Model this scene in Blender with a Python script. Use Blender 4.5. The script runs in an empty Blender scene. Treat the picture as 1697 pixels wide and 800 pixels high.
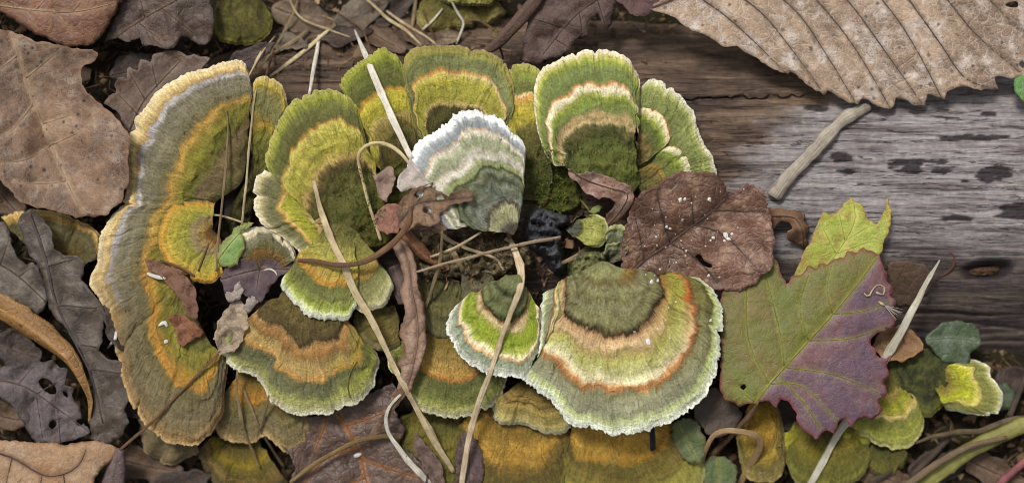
import bpy, math, random
import numpy as np
from mathutils import Vector
from mathutils.geometry import delaunay_2d_cdt

# ------------------------------------------------------------------ camera, sky, sun, exposure
SC = bpy.context.scene
COL = SC.collection
K = 1.5e-4            # metres per layout unit (the patch is about 25 cm wide)
D = 3000.0            # camera height above the log crest, in layout units
CX, CY = 848.5, 400.0

cam_d = bpy.data.cameras.new('camera')
cam = bpy.data.objects.new('camera', cam_d); COL.objects.link(cam)
cam.location = (0, 0, D * K)
cam_d.sensor_width = 36.0
cam_d.lens = 36.0 * D / 1697.0
cam_d.clip_start = 0.01
cam_d.clip_end = 50.0
cam_d.dof.use_dof = True
cam_d.dof.focus_distance = (D - 45) * K
cam_d.dof.aperture_fstop = 5.5
SC.camera = cam

SUN_EL, SUN_ROT = 60.0, -32.0
world = bpy.data.worlds.new('World'); SC.world = world
world.use_nodes = True
wn = world.node_tree; wn.nodes.clear()
sky = wn.nodes.new('ShaderNodeTexSky'); sky.sky_type = 'NISHITA'; sky.sun_disc = False
sky.sun_elevation = math.radians(SUN_EL); sky.sun_rotation = math.radians(SUN_ROT)
sky.dust_density = 4.0
hs = wn.nodes.new('ShaderNodeHueSaturation'); hs.inputs['Saturation'].default_value = 0.10   # overcast: the blue is veiled
bg = wn.nodes.new('ShaderNodeBackground'); bg.inputs['Strength'].default_value = 0.095
wo = wn.nodes.new('ShaderNodeOutputWorld')
wn.links.new(sky.outputs[0], hs.inputs['Color']); wn.links.new(hs.outputs[0], bg.inputs[0]); wn.links.new(bg.outputs[0], wo.inputs[0])

sun_d = bpy.data.lights.new('sun', 'SUN'); sun_d.energy = 2.3; sun_d.angle = math.radians(12); sun_d.color = (1.0, 0.965, 0.91)
sun = bpy.data.objects.new('sun', sun_d); COL.objects.link(sun)
_a = math.radians(SUN_ROT); _e = math.radians(SUN_EL)
sdir = Vector((math.sin(_a) * math.cos(_e), math.cos(_a) * math.cos(_e), math.sin(_e)))
sun.rotation_euler = sdir.to_track_quat('Z', 'Y').to_euler()
sun.location = sdir * 1.0

SC.view_settings.view_transform = 'Standard'; SC.view_settings.look = 'None'
SC.view_settings.gamma = 1.0; SC.view_settings.use_curve_mapping = False
SC.view_settings.exposure = 0.45
SC.cycles.max_bounces = 6; SC.cycles.diffuse_bounces = 3; SC.cycles.glossy_bounces = 2
SC.cycles.use_denoising = True
SC.cycles.filter_width = 0.9

random.seed(7); RNG = np.random.default_rng(7)

# ------------------------------------------------------------------ numeric helpers
def P(x, y, z):
    """layout (x right, y down, z up) -> world metres"""
    x = np.asarray(x, float); y = np.asarray(y, float); z = np.asarray(z, float)
    f = (D - z) / D
    return np.stack(np.broadcast_arrays((x - CX) * f * K, (CY - y) * f * K, z * K), -1)

def _h(i, j, s):
    n = (i.astype(np.int64) * 374761393 + j.astype(np.int64) * 668265263 + s * 1274126177) & 0xffffffff
    n = ((n ^ (n >> 13)) * 1274126177) & 0xffffffff
    return ((n ^ (n >> 16)) & 0xffff) / 65535.0

def vn(x, y, s=0):
    x = np.asarray(x, float); y = np.asarray(y, float)
    x, y = np.broadcast_arrays(x, y)
    i = np.floor(x); j = np.floor(y); u = x - i; v = y - j
    u = u * u * (3 - 2 * u); v = v * v * (3 - 2 * v)
    return ((_h(i, j, s) * (1 - u) + _h(i + 1, j, s) * u) * (1 - v) + (_h(i, j + 1, s) * (1 - u) + _h(i + 1, j + 1, s) * u) * v) * 2 - 1

def fbm(x, y, o=3, s=0):
    r = 0; a = 1; t = 0
    for k in range(o):
        r = r + a * vn(np.asarray(x) * 2 ** k, np.asarray(y) * 2 ** k, s + k * 17); t += a; a *= 0.5
    return r / t

def sst(a, b, x):
    t = np.clip((x - a) / (b - a), 0, 1); return t * t * (3 - 2 * t)

def pts(s):
    r = [[float(v) for v in p.split(',')] for p in s.split()]; k = max(len(q) for q in r)
    return np.array([q + [0.0] * (k - len(q)) for q in r])

def resample(p, n, closed=False):
    if closed: p = np.vstack([p, p[:1]])
    d = np.r_[0, np.cumsum(np.linalg.norm(np.diff(p[:, :2], axis=0), axis=1))]
    t = np.linspace(0, d[-1], n + (1 if closed else 0))
    r = np.stack([np.interp(t, d, p[:, k]) for k in range(p.shape[1])], 1)
    return r[:-1] if closed else r

def crom(p, closed=False, sub=10):
    n = len(p)
    if n < 3: return resample(p, sub * 2)
    out = []
    for i in range(n if closed else n - 1):
        if closed: a, b, c, d = p[i - 1], p[i], p[(i + 1) % n], p[(i + 2) % n]
        else: a, b, c, d = p[max(i - 1, 0)], p[i], p[i + 1], p[min(i + 2, n - 1)]
        t = np.linspace(0, 1, sub, endpoint=False)[:, None]
        out.append(0.5 * (2 * b + (c - a) * t + (2 * a - 5 * b + 4 * c - d) * t * t + (3 * b - a - 3 * c + d) * t ** 3))
    r = np.vstack(out)
    return r if closed else np.vstack([r, p[-1:]])

def length(p): return float(np.linalg.norm(np.diff(p[:, :2], axis=0), axis=1).sum())

def dist_poly(q, p, closed=False):
    """distance of points q (n,2) to polyline p"""
    if closed: p = np.vstack([p, p[:1]])
    best = np.full(len(q), 1e9)
    for a, b in zip(p[:-1], p[1:]):
        ab = b - a; L = ab @ ab + 1e-9
        t = np.clip(((q - a) @ ab) / L, 0, 1)
        best = np.minimum(best, np.hypot(*(q - a - t[:, None] * ab).T))
    return best

def side_poly(q, p):
    best = np.full(len(q), 1e9); s = np.zeros(len(q))
    for a, b in zip(p[:-1], p[1:]):
        ab = b - a; L = ab @ ab + 1e-9
        t = np.clip(((q - a) @ ab) / L, 0, 1)
        d = np.hypot(*(q - a - t[:, None] * ab).T)
        c = np.sign(ab[0] * (q[:, 1] - a[1]) - ab[1] * (q[:, 0] - a[0]))
        m = d < best; best[m] = d[m]; s[m] = c[m]
    return best * s

def inside(q, p):
    r = np.zeros(len(q), bool); x, y = q.T; n = len(p)
    for i in range(n):
        (x1, y1), (x2, y2) = p[i], p[(i + 1) % n]
        if y1 == y2: continue
        c = ((y1 > y) != (y2 > y)) & (x < (x2 - x1) * (y - y1) / (y2 - y1) + x1)
        r ^= c
    return r

# the lie of the land: a half sunk log lying across forest soil
def axis_y(x): return 252 + x * 68 / 1700.0
def log_R(x): return 292 + x * 43 / 1700.0
def log_z(x, y):
    R = log_R(x); d = y - axis_y(x)
    z = -R + np.sqrt(np.maximum(R * R - d * d, 0))
    return z + 24 * np.exp(-((x - 860) / 150) ** 2 - ((y - 430) / 110) ** 2) - 75 * (1 - sst(330, 520, x + 0.25 * (y - 100)))
def ground_z(x, y):
    x = np.asarray(x, float); y = np.asarray(y, float)
    return -128 + 13 * fbm(x / 130, y / 130, 3, 3) + 66 * (1 - sst(120, 330, x)) * (1 - sst(500, 660, y))
def H(x, y): return np.maximum(log_z(np.asarray(x, float), np.asarray(y, float)), ground_z(x, y))

# ------------------------------------------------------------------ materials
def lin(c):
    if isinstance(c, str): c = tuple(int(c[i:i + 2], 16) for i in (0, 2, 4))
    r = []
    for v in c:
        v = v / 255.0
        r.append(v / 12.92 if v <= 0.04045 else ((v + 0.055) / 1.055) ** 2.4)
    return (*r, 1.0)

class NT:
    def __init__(s, name):
        s.m = bpy.data.materials.new(name); s.m.use_nodes = True
        s.t = s.m.node_tree; s.t.nodes.clear()
        s.out = s.n('ShaderNodeOutputMaterial'); s.bs = s.n('ShaderNodeBsdfPrincipled')
        s.l(s.bs.outputs[0], s.out.inputs[0])
    def n(s, k, **kw):
        o = s.t.nodes.new(k)
        for a, b in kw.items(): setattr(o, a, b)
        return o
    def l(s, a, b): s.t.links.new(a, b)
    def put(s, sock, v):
        if hasattr(v, 'is_linked') or hasattr(v, 'links'): s.l(v, sock)
        else: sock.default_value = v
    def attr(s, name): return s.n('ShaderNodeAttribute', attribute_name=name).outputs['Vector']
    def sep(s, v):
        o = s.n('ShaderNodeSeparateXYZ'); s.l(v, o.inputs[0]); return o.outputs
    def comb(s, x, y, z=0.0):
        o = s.n('ShaderNodeCombineXYZ')
        for i, v in enumerate((x, y, z)): s.put(o.inputs[i], v)
        return o.outputs[0]
    def math(s, op, a, b=0.0, c=0.0, clamp=False):
        o = s.n('ShaderNodeMath', operation=op, use_clamp=clamp)
        for i, v in enumerate((a, b, c)): s.put(o.inputs[i], v)
        return o.outputs[0]
    def scale(s, v, k):
        o = s.n('ShaderNodeVectorMath', operation='MULTIPLY'); s.l(v, o.inputs[0]); o.inputs[1].default_value = k if isinstance(k, tuple) else (k, k, k)
        return o.outputs[0]
    def noise(s, v, sc=1.0, det=3.0, rough=0.55, dist=0.0):
        o = s.n('ShaderNodeTexNoise'); s.l(v, o.inputs['Vector'])
        o.inputs['Scale'].default_value = sc; o.inputs['Detail'].default_value = det; o.inputs['Roughness'].default_value = rough; o.inputs['Distortion'].default_value = dist
        return o.outputs[0]
    def vor(s, v, sc, feat='DISTANCE_TO_EDGE', rnd=1.0):
        o = s.n('ShaderNodeTexVoronoi', feature=feat); s.l(v, o.inputs['Vector']); o.inputs['Scale'].default_value = sc; o.inputs['Randomness'].default_value = rnd
        return o.outputs[0]
    def rng(s, v, a, b, c=0.0, d=1.0):
        o = s.n('ShaderNodeMapRange'); s.l(v, o.inputs[0])
        for i, k in enumerate((a, b, c, d)): s.put(o.inputs[1 + i], k)
        return o.outputs[0]
    def ramp(s, f, stops, interp='LINEAR'):
        o = s.n('ShaderNodeValToRGB'); e = o.color_ramp; e.interpolation = interp
        while len(e.elements) < len(stops): e.elements.new(0.5)
        for el, (p, c) in zip(e.elements, stops): el.position = p; el.color = lin(c)
        s.l(f, o.inputs[0]); return o.outputs[0]
    def mix(s, f, a, b, mode='MIX'):
        o = s.n('ShaderNodeMix', data_type='RGBA', blend_type=mode)
        s.put(o.inputs[0], f)
        for i, v in ((6, a), (7, b)):
            if isinstance(v, (str, tuple)): o.inputs[i].default_value = lin(v) if isinstance(v, str) else v
            else: s.l(v, o.inputs[i])
        return o.outputs[2]
    def gain(s, col, f, a, b):
        """multiply col by a grey going from a to b as f goes 0..1"""
        g = s.rng(f, 0.25, 0.75, a, b)
        return s.mix(1.0, col, s.comb(g, g, g), 'MULTIPLY')
    def bump(s, h, st, dist, prev=None):
        o = s.n('ShaderNodeBump'); s.l(h, o.inputs['Height']); o.inputs['Strength'].default_value = st; o.inputs['Distance'].default_value = dist * K
        if prev is not None: s.l(prev, o.inputs['Normal'])
        return o.outputs[0]
    def done(s, col, rough=0.85, nrm=None, spec=0.3):
        s.put(s.bs.inputs['Base Color'], col if not isinstance(col, str) else lin(col))
        s.put(s.bs.inputs['Roughness'], rough)
        s.bs.inputs['Specular IOR Level'].default_value = spec
        if nrm is not None: s.l(nrm, s.bs.inputs['Normal'])
        return s.m

def stops(s):
    r = []
    for p in s.split(','):
        a, b = p.split(); r.append((float(a), b))
    return r

def mat_cap(name, bands, bands2=None, split=(0.4, 0.7), moss=0.3, mosscol='5f6427', wob=0.05, seed=0.0, fuzz=1.0):
    m = NT(name)
    bc = m.sep(m.attr('bc')); pc = m.attr('pc')
    r, t = bc[0], bc[1]
    wv = m.comb(m.math('MULTIPLY', t, 2.2), m.math('MULTIPLY', r, 1.0), seed)
    w1 = m.noise(wv, 1.6, 5.0, 0.6)
    fb = m.comb(m.math('MULTIPLY', t, 26.0), m.math('MULTIPLY', r, 3.0), seed)
    f1 = m.noise(fb, 1.0, 3.0, 0.6)
    fb2 = m.comb(m.math('MULTIPLY', t, 9.0), m.math('MULTIPLY', r, 2.0), seed + 3)
    f2 = m.noise(fb2, 1.0, 2.0)
    rr = m.math('ADD', r, m.math('MULTIPLY', m.math('SUBTRACT', w1, 0.5), wob * 2))
    rr = m.math('ADD', rr, m.math('MULTIPLY', m.math('SUBTRACT', f1, 0.5), 0.025))
    rr = m.math('ADD', rr, m.math('MULTIPLY', m.math('SUBTRACT', f2, 0.5), 0.06))
    # the growing margin keeps its place whatever the wobble does
    keep = m.rng(r, 0.86, 0.98, 0.0, 1.0)
    mixr = m.n('ShaderNodeMix', data_type='FLOAT'); m.l(keep, mixr.inputs[0]); m.l(rr, mixr.inputs[2]); m.l(r, mixr.inputs[3])
    rr = mixr.outputs[0]
    col = m.ramp(rr, stops(bands))
    if bands2:
        c2 = m.ramp(rr, stops(bands2))
        f = m.rng(m.math('ADD', bc[2], m.math('MULTIPLY', m.math('SUBTRACT', w1, 0.5), 0.25)), split[0], split[1])
        col = m.mix(f, col, c2)
    ring = m.noise(m.comb(m.math('MULTIPLY', t, 1.3), m.math('MULTIPLY', r, 20.0), seed + 9), 1.0, 4.0, 0.65)
    col = m.gain(col, ring, 0.68, 1.26)
    big = m.noise(pc, 2.2, 4.0)
    fine = m.noise(pc, 27.0, 4.0, 0.72)
    med = m.noise(pc, 9.0, 4.0, 0.6)
    inner = m.rng(r, 0.62, 0.97, 1.0, 0.15)
    mf = m.math('MULTIPLY', m.rng(med, 0.45, 0.68, 0.0, moss * 1.5), inner)
    col = m.mix(mf, col, mosscol)
    tn = m.rng(m.noise(pc, 5.0, 3.0), 0.5, 0.75, 0.0, 0.2)
    col = m.mix(m.math('MULTIPLY', tn, inner), col, '9a8350')
    col = m.gain(col, f1, 0.74, 1.24)
    dk = m.rng(m.noise(pc, 3.4, 5.0, 0.65), 0.46, 0.7, 0.0, 0.2)
    col = m.mix(m.math('MULTIPLY', dk, inner), col, '4d4a26')
    col = m.gain(col, big, 0.82, 1.12)
    col = m.gain(col, fine, 0.6, 1.36)
    dv = m.vor(pc, 7.0, 'F1')
    ds = m.math('MULTIPLY', m.rng(dv, 0.05, 0.11, 1.0, 0.0), m.rng(m.noise(pc, 2.0, 2.0), 0.46, 0.54))
    col = m.mix(m.math('MULTIPLY', ds, 0.7), col, '2f2a1a')
    hgt = m.math('ADD', m.math('ADD', m.math('MULTIPLY', f1, 0.9), m.math('MULTIPLY', fine, 1.0)), m.math('MULTIPLY', ring, 0.8))
    b = m.bump(hgt, 0.9 * fuzz, 6.0)
    b = m.bump(med, 0.35, 8.0, b)
    m.bs.inputs['Sheen Weight'].default_value = 0.04
    m.bs.inputs['Sheen Roughness'].default_value = 0.6
    return m.done(col, 0.9, b, 0.15)

_pore = None
def mat_pore():
    global _pore
    if _pore is None:
        m = NT('pore_surface'); pc = m.attr('pc')
        v = m.vor(pc, 45.0)
        col = m.mix(m.rng(m.noise(pc, 3.0), 0.35, 0.65), 'b5a57c', '7d6f4a')
        col = m.gain(col, v, 0.8, 1.1)
        _pore = m.done(col, 0.9, m.bump(v, 0.4, 3.0), 0.15)
    return _pore

def mat_leaf(name, c1, c2, vein, spot='2e2622', spots=0.5, edge=None, net=0.4, netcol=None, split=None, sc=1.0, rough=0.62, pale=None, palef=0.5, seed=0.0, spec=0.4, veinf=0.85, dim=0.72):
    m = NT(name); pc0 = m.attr('pc')
    of = m.n('ShaderNodeVectorMath', operation='ADD'); m.l(pc0, of.inputs[0]); of.inputs[1].default_value = (seed * 3.1, seed * 1.7, seed)
    pc = of.outputs[0]
    lf = m.sep(m.attr('lf'))
    n1 = m.noise(pc, 1.5 * sc, 5.0, 0.62)
    n2 = m.noise(pc, 7.0 * sc, 5.0, 0.65)
    col = m.mix(m.rng(n1, 0.36, 0.64), c1, c2)
    if split:
        cs = m.mix(m.rng(n1, 0.36, 0.64), split[0], split[1])
        wob = m.math('ADD', lf[2], m.math('MULTIPLY', m.math('SUBTRACT', n2, 0.5), 0.10))
        col = m.mix(m.rng(wob, -0.03, 0.03), col, cs)
    if pale:
        col = m.mix(m.rng(m.noise(pc, 2.6 * sc, 5.0, 0.7), 0.5, 0.68, 0.0, palef), col, pale)
    col = m.gain(col, n2, 0.72, 1.22)
    wv = m.noise(pc, 3.0, 2.0)
    wp = m.n('ShaderNodeVectorMath', operation='ADD'); m.l(pc, wp.inputs[0]); m.l(m.scale(m.comb(wv, n1), 0.25), wp.inputs[1])
    e = m.vor(wp.outputs[0], 7.5 * sc)
    e2 = m.vor(wp.outputs[0], 17.0 * sc)
    netm = m.math('MULTIPLY', m.math('MAXIMUM', m.rng(e, 0.0, 0.055, 1.0, 0.0), m.math('MULTIPLY', m.rng(e2, 0.0, 0.07, 1.0, 0.0), 0.5)), net)
    col = m.mix(netm, col, netcol or vein)
    col = m.mix(m.math('MULTIPLY', lf[0], veinf), col, vein)
    if spots > 0:
        v = m.vor(pc, 5.5 * sc, 'F1'); sz = m.noise(pc, 3.3, 2.0)
        sp = m.math('MULTIPLY', m.rng(v, m.math('MULTIPLY', sz, 0.13), m.math('MULTIPLY', sz, 0.42), 1.0, 0.0), m.rng(sz, 0.40, 0.48))
        col = m.mix(m.math('MULTIPLY', sp, spots), col, spot)
        v2 = m.vor(pc, 24.0 * sc, 'F1')
        col = m.mix(m.math('MULTIPLY', m.math('MULTIPLY', m.rng(v2, 0.1, 0.3, 1.0, 0.0), m.rng(n1, 0.42, 0.54)), spots * 0.9), col, spot)
    if edge:
        ed = m.rng(m.math('ADD', lf[1], m.math('MULTIPLY', m.math('SUBTRACT', n2, 0.5), 0.1)), 0.0, 0.07, 0.7, 0.0)
        col = m.mix(ed, col, edge)
    fine = m.noise(pc, 38.0, 4.0, 0.7)
    col = m.gain(col, fine, 0.74, 1.22)
    mid = m.noise(pc, 16.0 * sc, 4.0, 0.7)
    col = m.gain(col, mid, 0.82, 1.16)
    col = m.mix(1.0, col, (dim, dim, dim, 1.0), 'MULTIPLY')
    b = m.bump(netm, 0.35, -4.0)
    b = m.bump(n2, 0.35, 8.0, b)
    b = m.bump(m.rng(e, 0.0, 0.25), 0.35 * net, 5.0, b)
    b = m.bump(fine, 0.25, 3.0, b)
    r = m.rng(n2, 0.3, 0.7, rough - 0.12, rough + 0.14)
    return m.done(col, r, b, spec)

def mat_straw(name, c1, c2, dark='6b5a3c', rough=0.6, band=0.5):
    m = NT(name); pc = m.sep(m.attr('pc'))     # x along, y around
    v = m.comb(m.math('MULTIPLY', pc[0], 2.0), m.math('MULTIPLY', pc[1], 22.0), pc[2])
    f = m.noise(v, 1.0, 4.0, 0.6)
    al = m.noise(m.comb(m.math('MULTIPLY', pc[0], 3.0), pc[2]), 1.3, 4.0)
    col = m.mix(m.rng(al, 0.35, 0.65), c1, c2)
    col = m.mix(m.rng(f, 0.55, 0.75, 0.0, band), col, dark)
    bl = m.noise(m.comb(m.math('MULTIPLY', pc[0], 9.0), m.math('MULTIPLY', pc[1], 6.0), pc[2]), 1.0, 5.0, 0.7)
    col = m.mix(m.rng(bl, 0.54, 0.7, 0.0, 0.45), col, dark)
    al2 = m.noise(m.comb(m.math('MULTIPLY', pc[0], 0.9), pc[2]), 1.0, 2.0)
    col = m.gain(col, al2, 0.84, 1.22)
    col = m.gain(col, f, 0.8, 1.2)
    return m.done(col, rough, m.bump(f, 0.9, 4.0), 0.35)

def mat_plain(name, c1, c2, sc=6.0, rough=0.8, bump=6.0, bst=0.7, spec=0.25, c3=None):
    m = NT(name); pc = m.attr('pc')
    n = m.noise(pc, sc, 5.0, 0.65); n2 = m.noise(pc, sc * 6, 3.0, 0.6)
    col = m.mix(m.rng(n, 0.36, 0.64), c1, c2)
    if c3: col = m.mix(m.rng(m.noise(pc, sc * 2.3, 4.0), 0.54, 0.64), col, c3)
    col = m.gain(col, n2, 0.65, 1.25)
    h = m.math('ADD', n, m.math('MULTIPLY', n2, 0.4))
    return m.done(col, rough, m.bump(h, bst, bump), spec)

# ------------------------------------------------------------------ object helpers
def empty(name, loc):
    o = bpy.data.objects.new(name, None); COL.objects.link(o); o.location = loc; o.empty_display_size = 0.005
    return o

def tag(o, label=None, cat=None, group=None, kind=None):
    if label: o['label'] = label
    if cat: o['category'] = cat
    if group: o['group'] = group
    if kind: o['kind'] = kind
    return o

def mesh(name, v, f, mat, parent=None, attrs=None, normals=None, smooth=True, origin=None):
    """v: world verts (n,3).  Origin is moved to the parent's location or to the mesh's base."""
    v = np.asarray(v, float)
    if parent is not None: o0 = np.array(parent.location)
    elif origin is not None: o0 = np.asarray(origin, float)
    else:
        o0 = v.mean(0); o0[2] = v[:, 2].min()
    me = bpy.data.meshes.new(name)
    me.from_pydata((v - o0).tolist(), [], f.tolist() if isinstance(f, np.ndarray) else f)
    if smooth: me.polygons.foreach_set('use_smooth', np.ones(len(me.polygons), bool))
    for k, a in (attrs or {}).items():
        at = me.attributes.new(k, 'FLOAT_VECTOR', 'POINT')
        at.data.foreach_set('vector', np.asarray(a, np.float32).ravel())
    if normals is not None: me.normals_split_custom_set_from_vertices(np.asarray(normals).tolist())
    me.update()
    o = bpy.data.objects.new(name, me); COL.objects.link(o)
    me.materials.append(mat)
    if parent is not None: o.parent = parent
    else: o.location = o0
    return o

def grid_faces(nu, nv, off=0):
    i, j = np.meshgrid(np.arange(nu - 1), np.arange(nv - 1), indexing='ij')
    a = off + i * nv + j
    return np.stack([a, a + nv, a + nv + 1, a + 1], -1).reshape(-1, 4)

def tube(path, rad, flat=1.0, roll=0.0, n=8, seed=0.0):
    """path (m,3) layout coords, rad (m,) half width; returns world verts, faces, pc"""
    m = len(path); w = P(*path.T) / K
    t = np.gradient(w, axis=0); t /= np.linalg.norm(t, axis=1)[:, None] + 1e-9
    up = np.array([0, 0, 1.0]); s = np.cross(up, t); s /= np.linalg.norm(s, axis=1)[:, None] + 1e-6
    nn = np.cross(t, s)
    if np.any(roll):
        ro = np.broadcast_to(roll, (m,))[:, None]
        s, nn = s * np.cos(ro) + nn * np.sin(ro), nn * np.cos(ro) - s * np.sin(ro)
    a = np.linspace(0, 2 * np.pi, n, endpoint=False)
    R = np.broadcast_to(np.asarray(rad, float), (m,))
    if n >= 8:
        gq = 1 + 0.16 * vn(a[None, :] * 2.2 + seed, np.arange(m)[:, None] / 14.0 + seed, 77) + 0.10 * np.cos(a * 3 + seed)[None, :]
    else: gq = np.ones((m, n))
    v = w[:, None, :] + gq[..., None] * (s[:, None, :] * np.cos(a)[None, :, None] + nn[:, None, :] * np.sin(a)[None, :, None] * flat) * R[:, None, None]
    L = np.r_[0, np.cumsum(np.linalg.norm(np.diff(w, axis=0), axis=1))] / 100
    pc = np.stack(np.broadcast_arrays(L[:, None], (np.cos(a) * 0.5 + np.sin(a) * .2)[None, :] * 0.4, np.full((m, n), seed)), -1)
    i, j = np.meshgrid(np.arange(m - 1), np.arange(n), indexing='ij'); j2 = (j + 1) % n
    f = np.stack([i * n + j, i * n + j2, (i + 1) * n + j2, (i + 1) * n + j], -1).reshape(-1, 4).tolist()
    f.append(list(range(n))[::-1]); f.append([(m - 1) * n + k for k in range(n)])
    return v.reshape(-1, 3) * K, f, pc.reshape(-1, 3)

# ------------------------------------------------------------------ scenery: soil and log
def build_ground():
    xs = np.r_[-9000, -5000, -2500, -1200, np.arange(-700, 2400, 11), 2900, 4500, 7000, 11000]
    ys = np.r_[-9000, -5000, -2500, -1200, np.arange(-600, 1500, 11), 2000, 3000, 5000, 9000]
    X, Y = np.meshgrid(xs, ys, indexing='ij')
    near = (np.abs(X - 850) < 1600) & (np.abs(Y - 450) < 1100)
    Z = ground_z(X, Y) + np.where(near, 7 * fbm(X / 24, Y / 24, 3, 9), 0)
    m = NT('forest_soil'); pc = m.attr('pc')
    n = m.noise(pc, 2.0, 5.0, 0.65); n2 = m.noise(pc, 14.0, 4.0, 0.65)
    col = m.mix(m.rng(n, 0.38, 0.62), '17120c', '2c2317')
    col = m.mix(m.rng(m.noise(pc, 1.1, 3.0), 0.54, 0.66, 0.0, 0.5), col, '2a2e14')
    col = m.gain(col, n2, 0.5, 1.4)
    mt = m.done(col, 0.95, m.bump(n2, 0.9, 10.0), 0.2)
    o = mesh('ground', P(X, Y, Z).reshape(-1, 3), grid_faces(*X.shape)[:, ::-1], mt, attrs={'pc': np.stack([X, Y, Z], -1).reshape(-1, 3) / 100}, origin=(0, 0, -128 * K))
    tag(o, kind='structure')

STAINS = [(1400, 261, 22, 9), (1401, 284, 19, 4), (1508, 278, 29, 11), (1563, 284, 24, 8), (1650, 290, 30, 13), (1690, 350, 34, 12), (1588, 362, 26, 5), (1639, 190, 12, 4),
          (1610, 228, 60, 5), (1600, 300, 10, 3), (1530, 268, 60, 4), (1350, 180, 22, 5)]
def log_detail(X, Y):
    """relief of the log's surface on top of its round shape, plus colour masks"""
    d = Y - axis_y(X)
    z = 5 * fbm(X / 260, d / 22, 3, 21) + 2.2 * fbm(X / 150, d / 5, 2, 22)
    z += -5 * np.exp(-((d - (214 + (X - 1400) * .08 - axis_y(X))) / 2.2) ** 2) * sst(1370, 1410, X)
    for (y0, x0, x1, dp) in ((163, 1040, 1330, 9), (200, 1180, 1300, 3), (262, 1190, 1280, 5), (347, 1560, 2100, 5), (520, 1480, 2000, 7), (548, 1480, 2000, 6), (500, 1500, 1800, 4), (118, 440, 600, 7), (140, 440, 590, 5), (78, 1000, 1100, 5), (455, 1400, 1500, 3)):
        yy = y0 + 7 * fbm(X / 90, X * 0 + y0, 2, 31)
        z += -dp * np.exp(-((Y - yy) / 3.2) ** 2) * sst(x0, x0 + 30, X) * (1 - sst(x1 - 30, x1, X))
    for q, (y0, x0, x1, dp) in enumerate(((190, 1440, 1700, 4), (203, 1500, 1800, 5), (236, 1390, 1560, 6), (252, 1540, 1900, 4), (268, 1330, 1480, 5), (304, 1310, 1420, 4), (312, 1500, 1640, 5), (330, 1560, 1900, 6), (372, 1470, 1600, 5), (384, 1600, 1900, 7), (402, 1480, 1580, 4), (418, 1580, 1900, 5), (178, 1180, 1290, 6), (222, 1190, 1270, 7), (236, 1190, 1262, 5), (104, 1010, 1160, 6), (132, 1080, 1230, 6), (90, 1020, 1120, 4), (106, 450, 570, 6), (128, 470, 560, 7), (560, 1590, 1800, 7), (534, 1560, 1740, 6))):
        yy = y0 + (X - x0) * .05 + 5 * fbm(X / 70, X * 0 + q, 3, 60 + q)
        w_ = sst(x0, x0 + 40, X) * (1 - sst(x1 - 40, x1, X))
        z += -dp * np.exp(-((Y - yy) / 1.9) ** 2) * w_ + 1.8 * np.exp(-((Y - yy - 5) / 4) ** 2) * w_
    k = ((X - 1636) / 40) ** 2 + ((Y - 447 + 0.10 * (X - 1636)) / 15) ** 2
    st_k = np.exp(-k * 0.7)
    z += -38 * np.exp(-k * 0.9) + 7 * np.exp(-(np.sqrt(k) - 1.25) ** 2 * 7)
    z += 9 * np.exp(-((X - 1640) / 75) ** 4 - ((Y - 492) / 34) ** 4)
    st = np.zeros_like(X)
    for (sx, sy, a, b) in STAINS:
        q = ((X - sx) / a) ** 2 + ((Y - sy) / b) ** 2 + 1.6 * fbm(X / 22, Y / 9, 4, int(sx)) 
        st = np.maximum(st, 1 - sst(0.72, 1.12, q))
    st = np.maximum(st, sst(.3, .6, st_k) * 0.9)
    z = z - 3.0 * st * (1 + fbm(X / 6, Y / 4, 2, 44))
    edge = 1295 + 60 * fbm(X / 50, Y / 18, 3, 5) + np.where(Y > 240, -70, 0) - np.where(Y < 175, -60, 0)
    grey = sst(-40, 60, X - edge) * (1 - 0.8 * sst(415, 455, Y + 14 * fbm(X / 120, Y / 12, 2, 8)))
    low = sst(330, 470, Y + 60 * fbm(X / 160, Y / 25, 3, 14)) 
    return z, grey, st, low

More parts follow.
